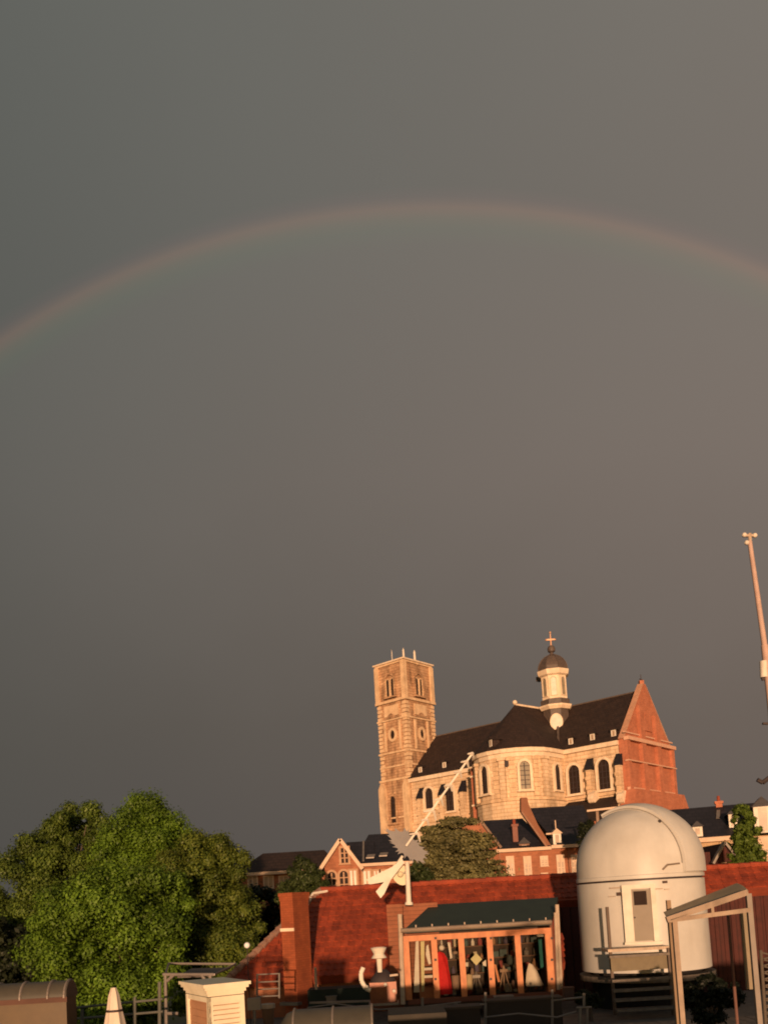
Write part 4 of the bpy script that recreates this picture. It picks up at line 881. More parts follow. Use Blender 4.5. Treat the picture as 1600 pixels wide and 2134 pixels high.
# shutter: raised band over the dome
va = math.atan2(-OC[1], -OC[0]); az = va+rad(60)   # direction the slit faces (to the viewer's right)
dv2 = np.array((math.cos(az), math.sin(az))); sv = np.array((-dv2[1], dv2[0]))
m = MB(); vs = []; steps = [-75+i*5 for i in range(32)]
steps = [a for a in range(0, 116, 5)]; hwS = .62; nw = 6
for lay, rr in ((0, DR+.10), (1, DR-.05)):
    for a in steps:
        for j in range(nw+1):
            y = -hwS+2*hwS*j/nw; R2 = math.sqrt(max(rr*rr-y*y, .01))
            x = R2*math.cos(rad(a)); z = zs+sk+R2*math.sin(rad(a)) if a > 0 else zs+.14
            vs.append((OC[0]+dv2[0]*x+sv[0]*y, OC[1]+dv2[1]*x+sv[1]*y, z))
for y_ in (-hwS, hwS):
    edge = MB()
    R2 = math.sqrt((DR+.012)**2-y_*y_); pts = [(OC[0]+dv2[0]*R2*math.cos(rad(a))+sv[0]*(y_*1.03), OC[1]+dv2[1]*R2*math.cos(rad(a))+sv[1]*(y_*1.03), zs+sk+R2*math.sin(rad(a))) for a in range(0, 116, 5)]
    edge.path(pts, .012, 5)  # added grey line to make the shutter edge stand out
    edge.build('edge_line', MATS.get('grey_edge_line') or mat('grey_edge_line', (.26, .24, .21)), OB)
# lower skirt row
A_ = len(steps); Wd = nw+1; fs = []
for l_ in (0, 1):
    o = l_*A_*Wd
    for i in range(A_-1):
        for j in range(nw): fs.append((o+i*Wd+j, o+i*Wd+j+1, o+(i+1)*Wd+j+1, o+(i+1)*Wd+j))
o2 = A_*Wd
for i in range(A_-1):
    for j in (0, nw): fs.append((i*Wd+j, (i+1)*Wd+j, o2+(i+1)*Wd+j, o2+i*Wd+j))
for j in range(nw):
    for i in (0, A_-1): fs.append((i*Wd+j, i*Wd+j+1, o2+i*Wd+j+1, o2+i*Wd+j))
m.add(vs, fs); m.build('shutter', DOMEW, OB, smooth=True)
def on_drum(px, py, off=0.0):
    d = ray(px, py); a = d[0]**2+d[1]**2; b = -(d[0]*OC[0]+d[1]*OC[1]); c = OC[0]**2+OC[1]**2-(DR+.02+off)**2
    k_ = (-b-math.sqrt(max(b*b-a*c, 0)))/a; return CAM+d*k_
def drum_frame(px, py):
    q = on_drum(px, py); nn = (q[:2]-np.array(OC)); nn = nn/np.hypot(*nn); return Frame(q, (-nn[1], nn[0]), nn), q
DFm, q = drum_frame(1333, 1905)
if DFm.u[0] < 0: DFm.u = -DFm.u
z_t, z_b = on_drum(1332, 1846)[2], on_drum(1340, 1962)[2]
hwd = .36
fr = MB()
for a, b in ((-hwd-.1, -hwd+.02), (hwd-.02, hwd+.12)): fr.box(DFm, a, b, -.15, .09, z_b, z_t-.08)
fr.box(DFm, -hwd-.1, hwd+.12, -.15, .09, z_t-.08, z_t+.04); fr.build('door_frame', WHITEP, OB)
MB().box(DFm, -hwd-.12, hwd+.2, -.1, .16, z_b-.07, z_b).build('threshold', WHITEP, OB)
MB().box(DFm, -hwd+.02, -.2, -.1, .07, z_b, z_t-.08).build('door_side_panel', WHITEP, OB)
dr = MB().box(DFm, -.2, hwd-.02, -.1, .05, z_b+.02, z_t-.1).build('door', DOORG, OB)
zw0, zw1 = on_drum(1332, 1886)[2], on_drum(1332, 1857)[2]
MB().box(DFm, -.14, .22, .05, .065, zw0, zw1).build('door_window', DARKGLASS, dr)
hm = MB(); hm.box(DFm, -.17, -.13, .05, .12, on_drum(1320, 1912)[2]-.02, on_drum(1320, 1912)[2]+.02).build('handle', IRON, dr)
for px, py, w_, h_ in ((1284, 1850, .38, .035), (1290, 1863, .13, .10), (1384, 1838, .13, .07), (1372, 1852, .2, .03), (1388, 1853, .14, .025), (1275, 1868, .2, .02)):
    fr_, q = drum_frame(px, py); MB().box(fr_, -w_/2, w_/2, -.02, .05, q[2]-h_/2, q[2]+h_/2).build('bracket', mat('brack_%d_%d' % (px, py), (.08, .05, .04) if h_ > .05 else (.42, .34, .27)), OB)
# a small knob and lip on the dome
def on_dome(px, py):
    d = ray(px, py); c = np.array((OC[0], OC[1], zs+sk)); o_ = CAM-c; a = d@d; b = d@o_; cc = o_@o_-(DR+.02)**2; k_ = (-b-math.sqrt(max(b*b-a*cc, 0)))/a; return CAM+d*k_
q = on_dome(1374, 1711); MB().ball(q, .05).build('knob', IRON, OB)
q0, q1, q2_ = on_dome(1380, 1812), on_dome(1390, 1802), on_dome(1415, 1799); MB().path([q0, q1, q2_], .03, 6).build('shutter_lip', ZINC, OB)
# ring beam and dark base under the drum
MB().lathe(OC, [(DR+.12, zdb-.28), (DR+.12, zdb-.12), (DR-.2, zdb-.12), (DR-.2, zdb-.28)], 48).build('ring_beam', SLATM, OB)
MB().lathe(OC, [(DR-.25, FZ), (DR-.25, zdb)], 32).build('base', DARK, OB)
# --- steps in front
Ys = 24.3
F, l = facade((1266, 1980), Ys, (1397, 1972), Ys)
ST = thing('metal_steps', 'broad dark steps with two tall posts in front of the observatory door', 'steps', F.pt(l/2, 0, FZ))
Z = lambda px, py, t=0: F.n_at(px, py, t)[1]
zland = Z(1330, 1975); MB().box(F, 0, l, -.75, 0, zland-.08, zland).build('landing', POSTW, ST)
MB().box(F, .06, l-.02, -.06, -.02, Z(1330, 2022), Z(1330, 1992)).build('riser_panel', mat('tan_riser', (.17, .14, .09)), ST)
for i, py in enumerate((1990, 2040, 2060, 2079, 2099)):
    z = Z(1330, py)
    MB().box(F, .0, l, -.1+.08*i, .12+.1*i, z-.04, z+.03).build('tread', SLATM, ST)
a = F.n_at(1264, 1890, -.62); MB().box(F, a[0]-.04, a[0]+.04, -.66, -.58, FZ, a[1]).build('post', mat('dark_post', (.12, .09, .07)), ST)
a = F.n_at(1391, 1975); MB().box(F, a[0]-.05, a[0]+.05, .0, .1, FZ, a[1]).build('post', mat('dark_post_b', (.12, .09, .07)), ST)
# ================================================================ CANOPY FRAME on the right
Yc = 9.0; VT = 10.1
CP = thing('canopy_frame', 'pale metal lean-to frame with slanting board roof right of the observatory', 'canopy', (float(PY(1480, 2100, Yc)[0]), Yc, VT))
p = lambda px, py, Y=Yc: PY(px, py, Y)
MB().slab([p(1392, 1908, 8.95), p(1398, 1918, 8.8), p(1560, 1857, 8.9), p(1548, 1846, 9.15)], (0, .16, .035)).build('roof_board', CREAMP, CP)
MB().bar(p(1388, 1917, 8.85), p(1556, 1859, 8.85), .045, .06).build('front_rail', CANM, CP)
MB().bar(p(1394, 1918), p(1562, 1896), .035, .045).build('tie_beam', CANM, CP)
MB().bar(p(1482, 1886), p(1484, 1906), .03, .03).build('strut', CANM, CP)
a = p(1404, 1915); MB().box(WF, a[0]-.025, a[0]+.025, -Yc-.03, -Yc+.02, VT, a[2]).build('post', CANM, CP)
a = p(1392, 1876, 9.3); MB().box(WF, a[0]-.022, a[0]+.022, -9.33, -9.29, VT, a[2]).build('post', mat('dull_post', (.26, .18, .11)), CP)
a = p(1560, 1862, 9.4); MB().box(WF, a[0]-.027, a[0]+.027, -9.45, -9.4, VT, a[2]).build('post', GALV, CP)
a = p(1552, 1898, 9.7); MB().box(WF, a[0]-.055, a[0]+.045, -9.73, -9.7, p(1560, 2062, 9.7)[2], a[2]).build('side_board', CREAMP, CP)
a = p(1516, 1902, 10.3); MB().tube((a[0], 10.3, VT), (a[0], 10.3, a[2]), .018).build('back_post', mat('reddish_pipe', (.16, .08, .06)), CP)
# lattice of the tower at the right edge
LT = thing('lattice_mast', 'tall lattice weather mast with anemometer at the right edge', 'mast', PY(1622, 2134, 38.0))
pm_ = lambda px, py: PY(px, py, 38.0)
MB().tube(pm_(1561, 1128), pm_(1592, 1345), 0.099, 0.124, 10).tube(pm_(1592, 1345), pm_(1608, 1480), 0.155, 0.186, 10).tube(pm_(1626, 1700), (pm_(1626,1700)[0]+.2, 38, 0), .22, .25, 10).tube(pm_(1608, 1480), pm_(1626, 1700), 0.186, 0.217, 10).build('pole', mat('pinkish_pole', (.46, .33, .28), (.36, .25, .21)), LT, smooth=True)  # pole in pinkish tones mixed by noise
MB().bar(pm_(1548, 1117), pm_(1574, 1116), .1, .1).tube(pm_(1561, 1112), pm_(1562, 1130), .08, .08).build('crossarm', POSTW, LT)
for px, py in ((1550, 1115), (1572, 1116), (1555, 1131)):
    q = pm_(px, py); MB().ball(q, .11, 8).build('cup', WHITEP, LT, smooth=True)
MB().tube(pm_(1590, 1378), pm_(1591, 1412), 0.171, 0.171, 10).build('instrument', WHITEP, LT, smooth=True)
MB().bar(pm_(1586, 1415), pm_(1606, 1412), .09, .15).bar(pm_(1588, 1508), pm_(1612, 1508), .12, .09).build('bracket', IRON, LT)
MB().path([pm_(1577, 1625), pm_(1588, 1631), pm_(1600, 1622), pm_(1618, 1612)], .1, 8).build('hooked_arm', IRON, LT)
m = MB()
for k in range(11): a, b, c = PY(1586+k*.9, 1985+14*k, 10.4), PY(1612, 1992+14*k, 10.4), PY(1587+k*.9, 1999+14*k, 10.4); m.bar(a, b, .018, .018).bar(b, c, .018, .018)
m.tube(PY(1584, 1980, 10.4), PY(1595, 2140, 10.4), .02, .02).build('trellis', mat('dull_trellis', (.10, .08, .06)), None, 'dim metal trellis panel at the lower right edge', 'trellis')
# ================================================================ DECK AND LOW THINGS IN THE SHADE
DK = thing('wooden_deck', 'dark timber deck in front of the steps at lower right', 'deck', (6.5, 21, FZ))
w_ = .29; x = float(PZ(1150, 2120, FZ+.04)[0]); pl0 = None; k = 0
while x < 13:
    y0 = 22.9
    if pl0 is None: pl0 = MB().box(WF, x+.008, x+w_-.012, -y0, -16.5, FZ+.004, FZ+.06).build('plank', DECKM, DK); xs0 = x
    else: inst(pl0, (x-xs0, random.uniform(-.02, .02), random.uniform(-.004, .004)), DK)
    x += w_; k += 1
# railing posts and rails in front of the garden room
def rail(name, label, pts, rails, m_, Y, group=None, pr_=.035):
    t_ = thing(name, label, 'railing', PY(pts[0][0], pts[0][2], Y), group)
    for px, py0, py1 in pts: MB().tube(PY(px, py1, Y), PY(px-.0, py0, Y), pr_).build('post', m_, t_)
    for a, b in rails: MB().tube(PY(*a, Y), PY(*b, Y), pr_*.7).build('rail', m_, t_)
    return t_
rail('low_railing', 'thin grey railing running below the garden room windows', [(880, 2079, 2112), (1011, 2068, 2140), (1150, 2062, 2140), (950, 2088, 2125)], [((945, 2094), (1010, 2093)), ((1150, 2085), (1215, 2078))], GALV, 22.0)
rail('short_stand', 'small grey two-legged stand on the deck below the observatory', [(1216, 2070, 2100), (1208, 2100, 2138), (1223, 2100, 2138)], [((1200, 2100), (1232, 2099))], GALV, 20.5)
rail('ladder_rail', 'four bar metal guard rail left of the chimney foot', [(536, 2030, 2082), (582, 2028, 2080)], [((534, 2031), (584, 2029)), ((534, 2047), (584, 2045)), ((534, 2062), (584, 2060)), ((534, 2077), (584, 2075))], GALV, 25.0, pr_=.028)
rail('terrace_railing', 'green-grey tubular railing in front of the big trees beside the parasol', [(172, 2104, 2140), (281, 2078, 2140), (333, 2046, 2140)], [((160, 2100), (340, 2082)), ((160, 2123), (340, 2108))], mat('green_grey_rail', (.11, .11, .09), rough=.5), 17.0)
pg = thing('pergola_frame', 'grey metal pergola frame standing behind the louvred white box', 'pergola', PY(400, 2140, 18.0))
q_ = lambda px, py, Y=18.0: PY(px, py, Y)
for a, b, n_ in (((345, 2032), (347, 2140), 'post'), ((438, 2032), (440, 2060), 'post'), ((340, 2031), (446, 2031), 'beam'), ((420, 2032), (438, 2056), 'brace'), ((348, 2045), (362, 2032), 'brace'), ((346, 2112), (372, 2112), 'beam')):
    MB().tube(q_(*a), q_(*b), .035).build(n_, GALV, pg)
MB().tube(q_(352, 2008, 21), q_(492, 2009, 21), .03).tube(q_(352, 2008, 21), q_(345, 2031, 18), .025).tube(q_(492, 2009, 21), q_(446, 2031, 18), .025).build('rear_beam', GALV, pg)
MB().slab([q_(370, 2034, 18.2), q_(436, 2032, 18.2), q_(480, 2016, 20.5), q_(400, 2018, 20.5)], (0, 0, -.04)).build('roof_sheet', mat('sheet_grey', (.12, .10, .09)), pg)
# dark pit planters right of the chimney
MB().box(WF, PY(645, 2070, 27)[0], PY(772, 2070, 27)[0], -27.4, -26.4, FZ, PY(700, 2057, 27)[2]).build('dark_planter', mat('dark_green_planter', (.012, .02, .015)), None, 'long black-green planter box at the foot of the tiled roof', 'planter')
MB().bar(PY(645, 2090, 25.5), PY(772, 2086, 25.5), .12, .05).build('kerb_strip', GALV, None, 'pale metal strip on the flat roof below black planter', 'metal strip')
MB().tube(PY(659, 2062, 26), PY(657, 2016, 26), .04).build('short_pipe', POSTW, None, 'short upright white pipe at the left foot of the tiled roof', 'pipe')
for (pts_, Y_, r_, lb) in (([(640, 2100), (700, 2092), (790, 2104), (880, 2098), (960, 2088)], 21.5, .018, 'thin grey cable trailing across the dark flat roof below the stove'),
                          ([(1010, 2120), (1080, 2112), (1160, 2120), (1200, 2108)], 20.0, .02, 'grey hose lying on the dark roof below the garden room')):
    MB().path([PY(a_, b_, Y_) for a_, b_ in pts_], r_, 6).build('roof_cable' if 'cable' in lb else 'hose', GALV, None, lb, 'cable' if 'cable' in lb else 'hose')
for px_, py_, Y_, w2_, h2_, c_, lb in ((905, 2100, 22, .35, .22, (.20, .16, .12), 'small grey-brown crate below the left end of the garden room'), (1050, 2078, 24, .5, .12, (.22, .2, .17), 'flat pale tray under the middle of the garden room'), (1185, 2060, 25, .28, .3, (.11, .06, .045), 'dark brown bin between garden room and observatory'), (690, 2078, 26.2, .3, .2, (.18, .15, .12), 'small dull box on the roof beside the black planter')):
    b_ = PY(px_, py_, Y_); cr = thing('roof_crate', lb, 'crate', b_); mm_ = mat('crate_%d' % px_, c_, stain=.3)
    MB().box(WF, b_[0]-w2_/2, b_[0]+w2_/2, -Y_-.3, -Y_, b_[2]-h2_, b_[2]).build('body', mm_, cr); MB().box(WF, b_[0]-w2_/2-.02, b_[0]+w2_/2+.02, -Y_-.32, -Y_+.02, b_[2], b_[2]+.03).build('lid', mm_, cr)
# boiler / stove with funnel
Yb = 22.0; b = lambda px, py, Y=Yb: PY(px, py, Y)
BO = thing('outdoor_stove', 'brown copper stove box with white funnel and curved white side pipe', 'stove', b(800, 2094))
q0, q1 = b(772, 2092), b(828, 2092); zt_ = float(b(800, 2047)[2]); c_ = (q0+q1)/2
MB().box(WF, q0[0], q1[0], -Yb-.5, -Yb, q0[2], zt_).build('body', COPPER, BO)
MB().box(WF, q0[0]-.04, q1[0]+.04, -Yb-.54, -Yb+.04, q0[2]-.06, q0[2]).build('base_plate', GALV, BO)
MB().lathe((c_[0], Yb+.25), [(.32, zt_), (.30, zt_+.08), (.14, zt_+.28), (.1, zt_+.3)], 20).build('hood', IRON, BO, smooth=True)
fz = [float(b(790, y)[2]) for y in (2026, 1998, 1988, 1975)]; fx = float(b(790, 2000)[0])
MB().lathe((fx, Yb), [(.06, fz[0]), (.075, fz[1]), (.2, fz[1]+.02), (.13, fz[2]), (.21, fz[3]), (.17, fz[3]+.01), (.05, fz[2]+.02)], 20).build('funnel', WHITEP, BO, smooth=True)
MB().path([b(757, 2016), b(752, 2028), b(753, 2044), b(762, 2060), b(772, 2064)], .06, 10).build('side_pipe', WHITEP, BO, smooth=True)
for px, py in ((803, 2052), (821, 2065), (764, 2057)): MB().ball(b(px, py, Yb-.05), .05).build('knob', WHITEP, BO, smooth=True)
MB().bar(b(812, 2033), b(829, 2031), .05, .05).build('handle', POSTW, BO)
# louvred white housing at lower left
Yl = 12.0; cn = PY(434, 2066, Yl)[:2]; zlt = float(PY(434, 2058, Yl)[2])
FLr = Frame(cn, (.87, .5), (.5, -.87)); FLl = Frame(cn, (-.5, .87), (-.87, -.5)); wr, wl = .50, 1.0
LB = thing('louvred_housing', 'cream louvred wooden housing with cornice top at lower left', 'housing', (cn[0], cn[1], 8.0))
zb0 = 9.2; zt0 = zlt-.14
def cbox(g_, z0, z1):
    P4 = [cn+FLr.n*g_+FLl.n*g_, cn+FLr.u*wr+FLr.u*g_+FLr.n*g_, cn+FLr.u*(wr+g_)+FLl.u*(wl+g_), cn+FLl.u*(wl+g_)+FLl.n*g_]
    return [(p_[0], p_[1], z0) for p_ in P4]+[(p_[0], p_[1], z1) for p_ in P4]
MB().hexa(cbox(-.03, zb0, zt0)).build('core', INNER, LB)
for j, (g_, a, b_) in enumerate(((.09, 0, .045), (.065, -.04, 0), (.035, -.09, -.04), (.012, -.13, -.09))): MB().hexa(cbox(g_, zlt+a-.0, zlt+b_)).build('cornice', LOUV, LB)
pa = MB()
for FF, ww in ((FLr, wr), (FLl, wl)):
    for a, b_ in ((-.012, .06), (ww-.06, ww+.012)): pa.box(FF, a, b_, -.03, .012, zb0, zt0)
    pa.box(FF, 0, ww, -.03, .008, zt0-.07, zt0)
pa.build('corner_post', LOUV, LB)
z = zb0; lv = MB().prism_s(FLr, [(-.01, z), (.024, z), (.0, z+.052), (-.03, z+.052)], .06, wr-.06).build('louvre_slat', LOUV, LB); zn = zb0+.066
while zn < zt0-.1: inst(lv, (0, 0, zn-zb0), LB); zn += .066
lv2 = MB().box(FLl, .07, wl-.07, -.03, -.02, zb0, zb0+.09).build('side_board', INNER, LB); zn = zb0+.1
while zn < zt0-.1: inst(lv2, (0, 0, zn-zb0), LB); zn += .1
# grey box and pot
q0, q1 = PY(516, 2106, 16), PY(541, 2080, 16)
jb = thing('junction_box', 'small grey metal box on a post right of the louvred housing', 'box', q0)
MB().box(WF, q0[0], q1[0], -16.15, -16, q0[2], q1[2]).build('case', mat('grey_case', (.30, .25, .19)), jb); MB().tube((q0[0]+.11, 16.08, 8), (q0[0]+.11, 16.08, q0[2]), .03).build('post', GALV, jb)
q = PY(560, 2134, 17); r_ = .14; zt_ = float(PY(560, 2092, 17)[2])
pt_ = thing('capped_pot', 'brown pot with flat pale lid left of the long grey hood', 'pot', q)
MB().lathe((q[0], q[1]), [(.09, zt_-.6), (.12, zt_-.08)], 16).build('body', mat('pot_brown', (.16, .09, .05)), pt_, smooth=True); MB().lathe((q[0], q[1]), [(.145, zt_-.08), (.145, zt_)], 16).build('lid', POSTW, pt_)
# long barrel hood (lower middle) and left barrel shelter
def barrel(name, label, px0, px1, pyt, Y, R_, m_, rm_, ribs, endcap=None, zbot=None, wallm=None):
    a = PY(px0, pyt, Y); b_ = PY(px1, pyt, Y); zt_ = float((a[2]+b_[2])/2); zc = zt_-R_
    T = thing(name, label, 'skylight' if not wallm else 'shelter', ((a[0]+b_[0])/2, Y, zbot or zc))
    arc = [(-R_*math.cos(rad(t_)), zc+R_*math.sin(rad(t_))) for t_ in range(0, 181, 12)]
    x0, x1 = float(a[0]), float(b_[0])
    m = MB(); n = len(arc); vs = [(x, Y-yy if False else Y+yy, zz) for x in (x0, x1) for yy, zz in arc]
    m.add(vs, [(i, i+1, n+i+1, n+i) for i in range(n-1)]+[tuple(range(n)), tuple(range(n, 2*n))]); m.build('barrel_sheet', m_, T, smooth=True)
    for fx_ in ribs:
        x = x0+(x1-x0)*fx_; MB().path([(x, Y+yy*1.02, zc+(zz-zc)*1.02) for yy, zz in arc], .022, 6).build('rib', rm_, T)
    if endcap == 'ball': MB().ball((x0+.02, Y, zc), R_*.98, 18, sx=.7).build('rounded_end', m_, T, smooth=True)
    if wallm:
        MB().box(WF, x0, x1-.01, -Y-R_+.05, -Y+R_-.03, 8, zc).build('wall_panel', wallm, T)
        MB().box(WF, x0, x1+.02, -Y+R_-.03, -Y+R_+.02, zc-.06, zc+.02).build('eaves_rail', mat('eaves_brown', (.1, .05, .035)), T)
    return T
barrel('barrel_skylight', 'long grey barrel skylight with rounded left end below the chimney', 612, 776, 2099, 15.0, .42, HOODM, GALV, (.01, .5, .99), 'ball')
barrel('barrel_shelter', 'tan walled shelter with ribbed barrel roof at the lower left corner', -120, 150, 2050, 14.0, .26, HOODM, GALV, (.45, .65, .86, .985), None, 8, TANP)
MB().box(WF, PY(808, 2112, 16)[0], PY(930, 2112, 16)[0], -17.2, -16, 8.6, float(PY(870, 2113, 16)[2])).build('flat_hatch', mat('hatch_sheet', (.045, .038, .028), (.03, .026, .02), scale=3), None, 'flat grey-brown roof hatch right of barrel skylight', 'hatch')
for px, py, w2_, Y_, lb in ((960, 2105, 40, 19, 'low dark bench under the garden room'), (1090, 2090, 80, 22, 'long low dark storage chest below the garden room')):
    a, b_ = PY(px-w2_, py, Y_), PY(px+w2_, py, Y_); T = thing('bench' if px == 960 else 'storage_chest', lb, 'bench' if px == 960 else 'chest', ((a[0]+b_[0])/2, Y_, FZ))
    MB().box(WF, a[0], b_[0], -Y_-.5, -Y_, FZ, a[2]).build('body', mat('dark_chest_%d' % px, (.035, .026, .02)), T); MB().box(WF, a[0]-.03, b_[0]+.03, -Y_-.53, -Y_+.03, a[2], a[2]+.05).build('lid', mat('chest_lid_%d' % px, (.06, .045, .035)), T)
# closed parasol
q = PY(240, 2134, 13.5); zt_ = float(PY(240, 2058, 13.5)[2]); zb_ = zt_-1.3
PS = thing('closed_parasol', 'closed white parasol tied with a dark band beside the railing', 'parasol', (q[0], q[1], 8.0))
m = MB(); n = 24; vs = []; prof = [(.035, zt_), (.075, zt_-.12), (.10, zt_-.3), (.11, zt_-.36), (.155, zt_-.6), (.2, zt_-1.0), (.16, zb_)]
for j, (r, z) in enumerate(prof):
    for i in range(n): a = 2*math.pi*i/n; rr = r*(1+.10*math.sin(6*a)); vs.append((q[0]+rr*math.cos(a), q[1]+rr*math.sin(a), z))
m.add(vs, [(j*n+i, j*n+(i+1) % n, (j+1)*n+(i+1) % n, (j+1)*n+i) for j in range(len(prof)-1) for i in range(n)]+[tuple(range(n))]); m.build('canopy', PARAS, PS, smooth=True)
MB().lathe((q[0], q[1]), [(.125, zt_-.37), (.13, zt_-.335)], 20).build('tie_band', IRON, PS); MB().tube((q[0], q[1], 8), (q[0], q[1], zb_+.1), .03).build('pole', GALV, PS)
# white globe
q = PY(515, 1970, 24); GL = thing('white_globe', 'small bright white globe on a thin post in front of the trees', 'lamp', (q[0], q[1], FZ))
MB().ball(q, .085, 12).build('globe', mat('bright_white', (.85, .85, .85)), GL, smooth=True); MB().tube((q[0], q[1], FZ), (q[0], q[1], q[2]-.08), .012).build('post', IRON, GL)

# ================================================================ TREES
def tree(name, label, Y, blobs, mcol, n_leaf, size, trunk=None, group=None, flat=1.0, seed=1, depth=1.0, clump=260, zbase=0.0, cs_=1.0, wide=1.15, rag=0):
    """blobs: (px,py,r_px) at depth Y + jitter; crown of leaf sized faces gathered in clumps"""
    rng = np.random.default_rng(seed)
    cen = []; rads = []
    for bl in blobs:
        px, py, r = bl[:3]; dy = bl[3] if len(bl) > 3 else 0.0
        cen.append(PY(px, py, Y+dy)); rads.append(r/FPX*(Y+dy))
    cen = np.array(cen); rads = np.array(rads); wts = rads**2; wts = wts/wts.sum()
    base = (float(cen[:, 0].mean()), float(Y), zbase)
    T = thing(name, label, 'tree', base, group)
    nc = max(110, n_leaf//clump); bi = rng.choice(len(cen), nc, p=wts)
    d = rng.normal(size=(nc, 3)); d /= np.linalg.norm(d, axis=1)[:, None]
    rr = rng.uniform(.62, 1.0, nc)**.6
    if rag: rr = np.where(rng.random(nc) < .25, rr*rng.uniform(1.05, 1.22, nc), rr)   # boughs that stand out of the crown
    cc = cen[bi]+d*(rads[bi]*rr)[:, None]*np.array((1, depth, 1))
    crad = rads[bi]*rng.uniform(.2, .38, nc)*cs_*np.where(rr > 1.0, .6, 1.0)
    li = rng.integers(0, nc, n_leaf); v = rng.normal(size=(n_leaf, 3)); v /= np.linalg.norm(v, axis=1)[:, None]
    pos = cc[li]+v*(crad[li]*np.abs(rng.normal(.78, .28, n_leaf)))[:, None]*np.array((wide, wide, flat))
    # leaf quads: face roughly outwards and up
    nrm = v+rng.normal(size=v.shape)*.38+np.array((0, 0, .35)); nrm /= np.linalg.norm(nrm, axis=1)[:, None]
    t1 = np.cross(nrm, rng.normal(size=v.shape)); t1 /= np.linalg.norm(t1, axis=1)[:, None]; t2 = np.cross(nrm, t1)
    s_ = (size*rng.uniform(.6, 1.25, n_leaf))[:, None]
    q = np.stack([pos-t1*s_*.55, pos-t2*s_*.33+nrm*s_*.06, pos+t1*s_*.55-nrm*s_*.08, pos+t2*s_*.33+nrm*s_*.06], 1).reshape(-1, 3)-np.array(base)
    me = bpy.data.meshes.new('crown'); me.vertices.add(len(q)); me.vertices.foreach_set('co', q.astype(np.float32).ravel())
    me.loops.add(len(q)); me.loops.foreach_set('vertex_index', np.arange(len(q), dtype=np.int32)); me.polygons.add(n_leaf)
    me.polygons.foreach_set('loop_start', np.arange(0, len(q), 4, dtype=np.int32)); me.polygons.foreach_set('loop_total', np.full(n_leaf, 4, dtype=np.int32)); me.update(); me.validate()
    me.materials.append(mcol); o = bpy.data.objects.new('crown', me); COL.objects.link(o); o.parent = T; BASE[o] = base
    # trunk with limbs reaching into the clumps
    m = MB(); top = cen[np.argmax(rads)]; r0 = rads.max()*.09+.05; fork = np.array((base[0], Y, zbase+(top[2]-zbase)*.55))
    m.tube((base[0], Y, zbase), fork, r0, r0*.7, 10)
    for c in cen: mid = fork+(c-fork)*.5+np.array((0, 0, .2)); m.tube(fork, mid, r0*.5, r0*.3, 7).tube(mid, c, r0*.3, r0*.1, 6)
    m.build('trunk', BARK, T); return T
LG = leafmat('bright_green_leaves', (.125, .225, .02), (.07, .135, .013)); LO = leafmat('olive_leaves', (.11, .165, .024), (.055, .095, .016)); LBR = leafmat('bronze_green_leaves', (.12, .155, .022), (.055, .09, .014))
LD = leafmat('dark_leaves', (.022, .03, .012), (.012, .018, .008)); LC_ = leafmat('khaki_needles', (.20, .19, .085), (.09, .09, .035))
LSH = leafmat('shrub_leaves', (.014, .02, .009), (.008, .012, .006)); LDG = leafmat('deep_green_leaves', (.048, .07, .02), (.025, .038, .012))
tree('broadleaf_tree', 'bright green rounded tree in front, centre of the left group', 44, [(250, 1885, 84), (190, 1900, 90), (310, 1900, 85), (240, 1980, 120), (140, 1960, 85), (330, 1990, 70), (220, 2060, 110), (110, 2030, 60), (320, 2070, 70), (350, 1930, 45)], LG, 170000, .165, seed=3, cs_=1.05, clump=800, rag=1)
tree('broadleaf_tree', 'tall bright green tree topping the left group beside the sky', 52, [(290, 1725, 62), (330, 1765, 70), (275, 1790, 70), (350, 1810, 60), (300, 1850, 80), (370, 1850, 50)], LG, 100000, .165, seed=5, cs_=1.1, clump=800, rag=1)
tree('broadleaf_tree', 'olive green tree with pointed top at the left', 54, [(180, 1722, 48), (165, 1760, 75), (100, 1775, 62), (75, 1840, 75), (140, 1850, 85), (30, 1900, 70), (210, 1830, 60), (60, 1960, 80), (-20, 1960, 70)], LO, 140000, .17, seed=7, cs_=1.05, clump=800, rag=1)
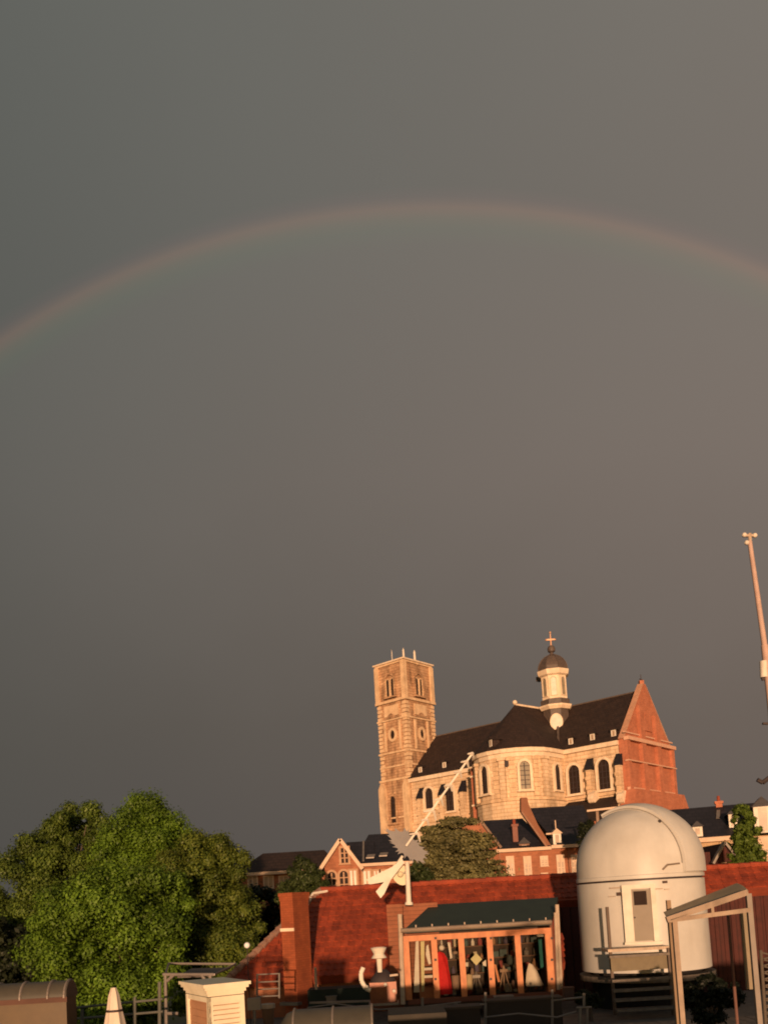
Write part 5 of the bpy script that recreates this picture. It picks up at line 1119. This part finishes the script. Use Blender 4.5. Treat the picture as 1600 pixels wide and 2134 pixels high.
tree('broadleaf_tree', 'bronze tinted green tree on the right of the left group', 50, [(430, 1800, 62), (468, 1830, 58), (488, 1870, 36), (400, 1850, 85), (460, 1900, 66), (505, 1930, 42), (430, 1960, 80), (490, 1985, 48), (390, 1990, 60), (440, 2040, 65), (375, 1800, 50)], LBR, 140000, .17, seed=9, cs_=1.05, clump=800, rag=1)
tree('dark_tree', 'very dark leaved tree at the lower left edge', 50, [(10, 1980, 60), (40, 2040, 70), (-10, 2060, 60)], LD, 14000, .3, seed=11)
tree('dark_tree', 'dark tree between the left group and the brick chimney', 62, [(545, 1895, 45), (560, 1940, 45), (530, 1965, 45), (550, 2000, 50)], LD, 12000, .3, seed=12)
tree('small_tree', 'small dark green tree before the long low house', 56, [(636, 1815, 30), (615, 1835, 26), (655, 1838, 28), (636, 1855, 36), (600, 1862, 25), (670, 1862, 25)], LDG, 14000, .2, seed=13)
tree('conifer_tree', 'khaki layered conifer below the church left of the brick wing', 58, [(930, 1735, 34), (960, 1728, 30), (990, 1765, 34), (900, 1775, 34), (950, 1785, 52), (1005, 1815, 38), (915, 1820, 44), (965, 1835, 50), (880, 1845, 35), (1020, 1850, 30), (895, 1745, 22)], LC_, 60000, .22, flat=.26, seed=15, clump=110, cs_=1.15, wide=1.7)
tree('small_tree', 'deep green bush just right of the arrow pole', 45, [(868, 1822, 22), (882, 1840, 24), (862, 1850, 24), (800, 1862, 26)], LDG, 8000, .16, seed=17)
tree('columnar_tree', 'upright olive green tree in front of the slate range at right', 46, [(1551, 1698, 20), (1545, 1722, 26), (1560, 1740, 28), (1545, 1765, 30), (1565, 1780, 26), (1550, 1800, 28)], LO, 16000, .17, seed=19)
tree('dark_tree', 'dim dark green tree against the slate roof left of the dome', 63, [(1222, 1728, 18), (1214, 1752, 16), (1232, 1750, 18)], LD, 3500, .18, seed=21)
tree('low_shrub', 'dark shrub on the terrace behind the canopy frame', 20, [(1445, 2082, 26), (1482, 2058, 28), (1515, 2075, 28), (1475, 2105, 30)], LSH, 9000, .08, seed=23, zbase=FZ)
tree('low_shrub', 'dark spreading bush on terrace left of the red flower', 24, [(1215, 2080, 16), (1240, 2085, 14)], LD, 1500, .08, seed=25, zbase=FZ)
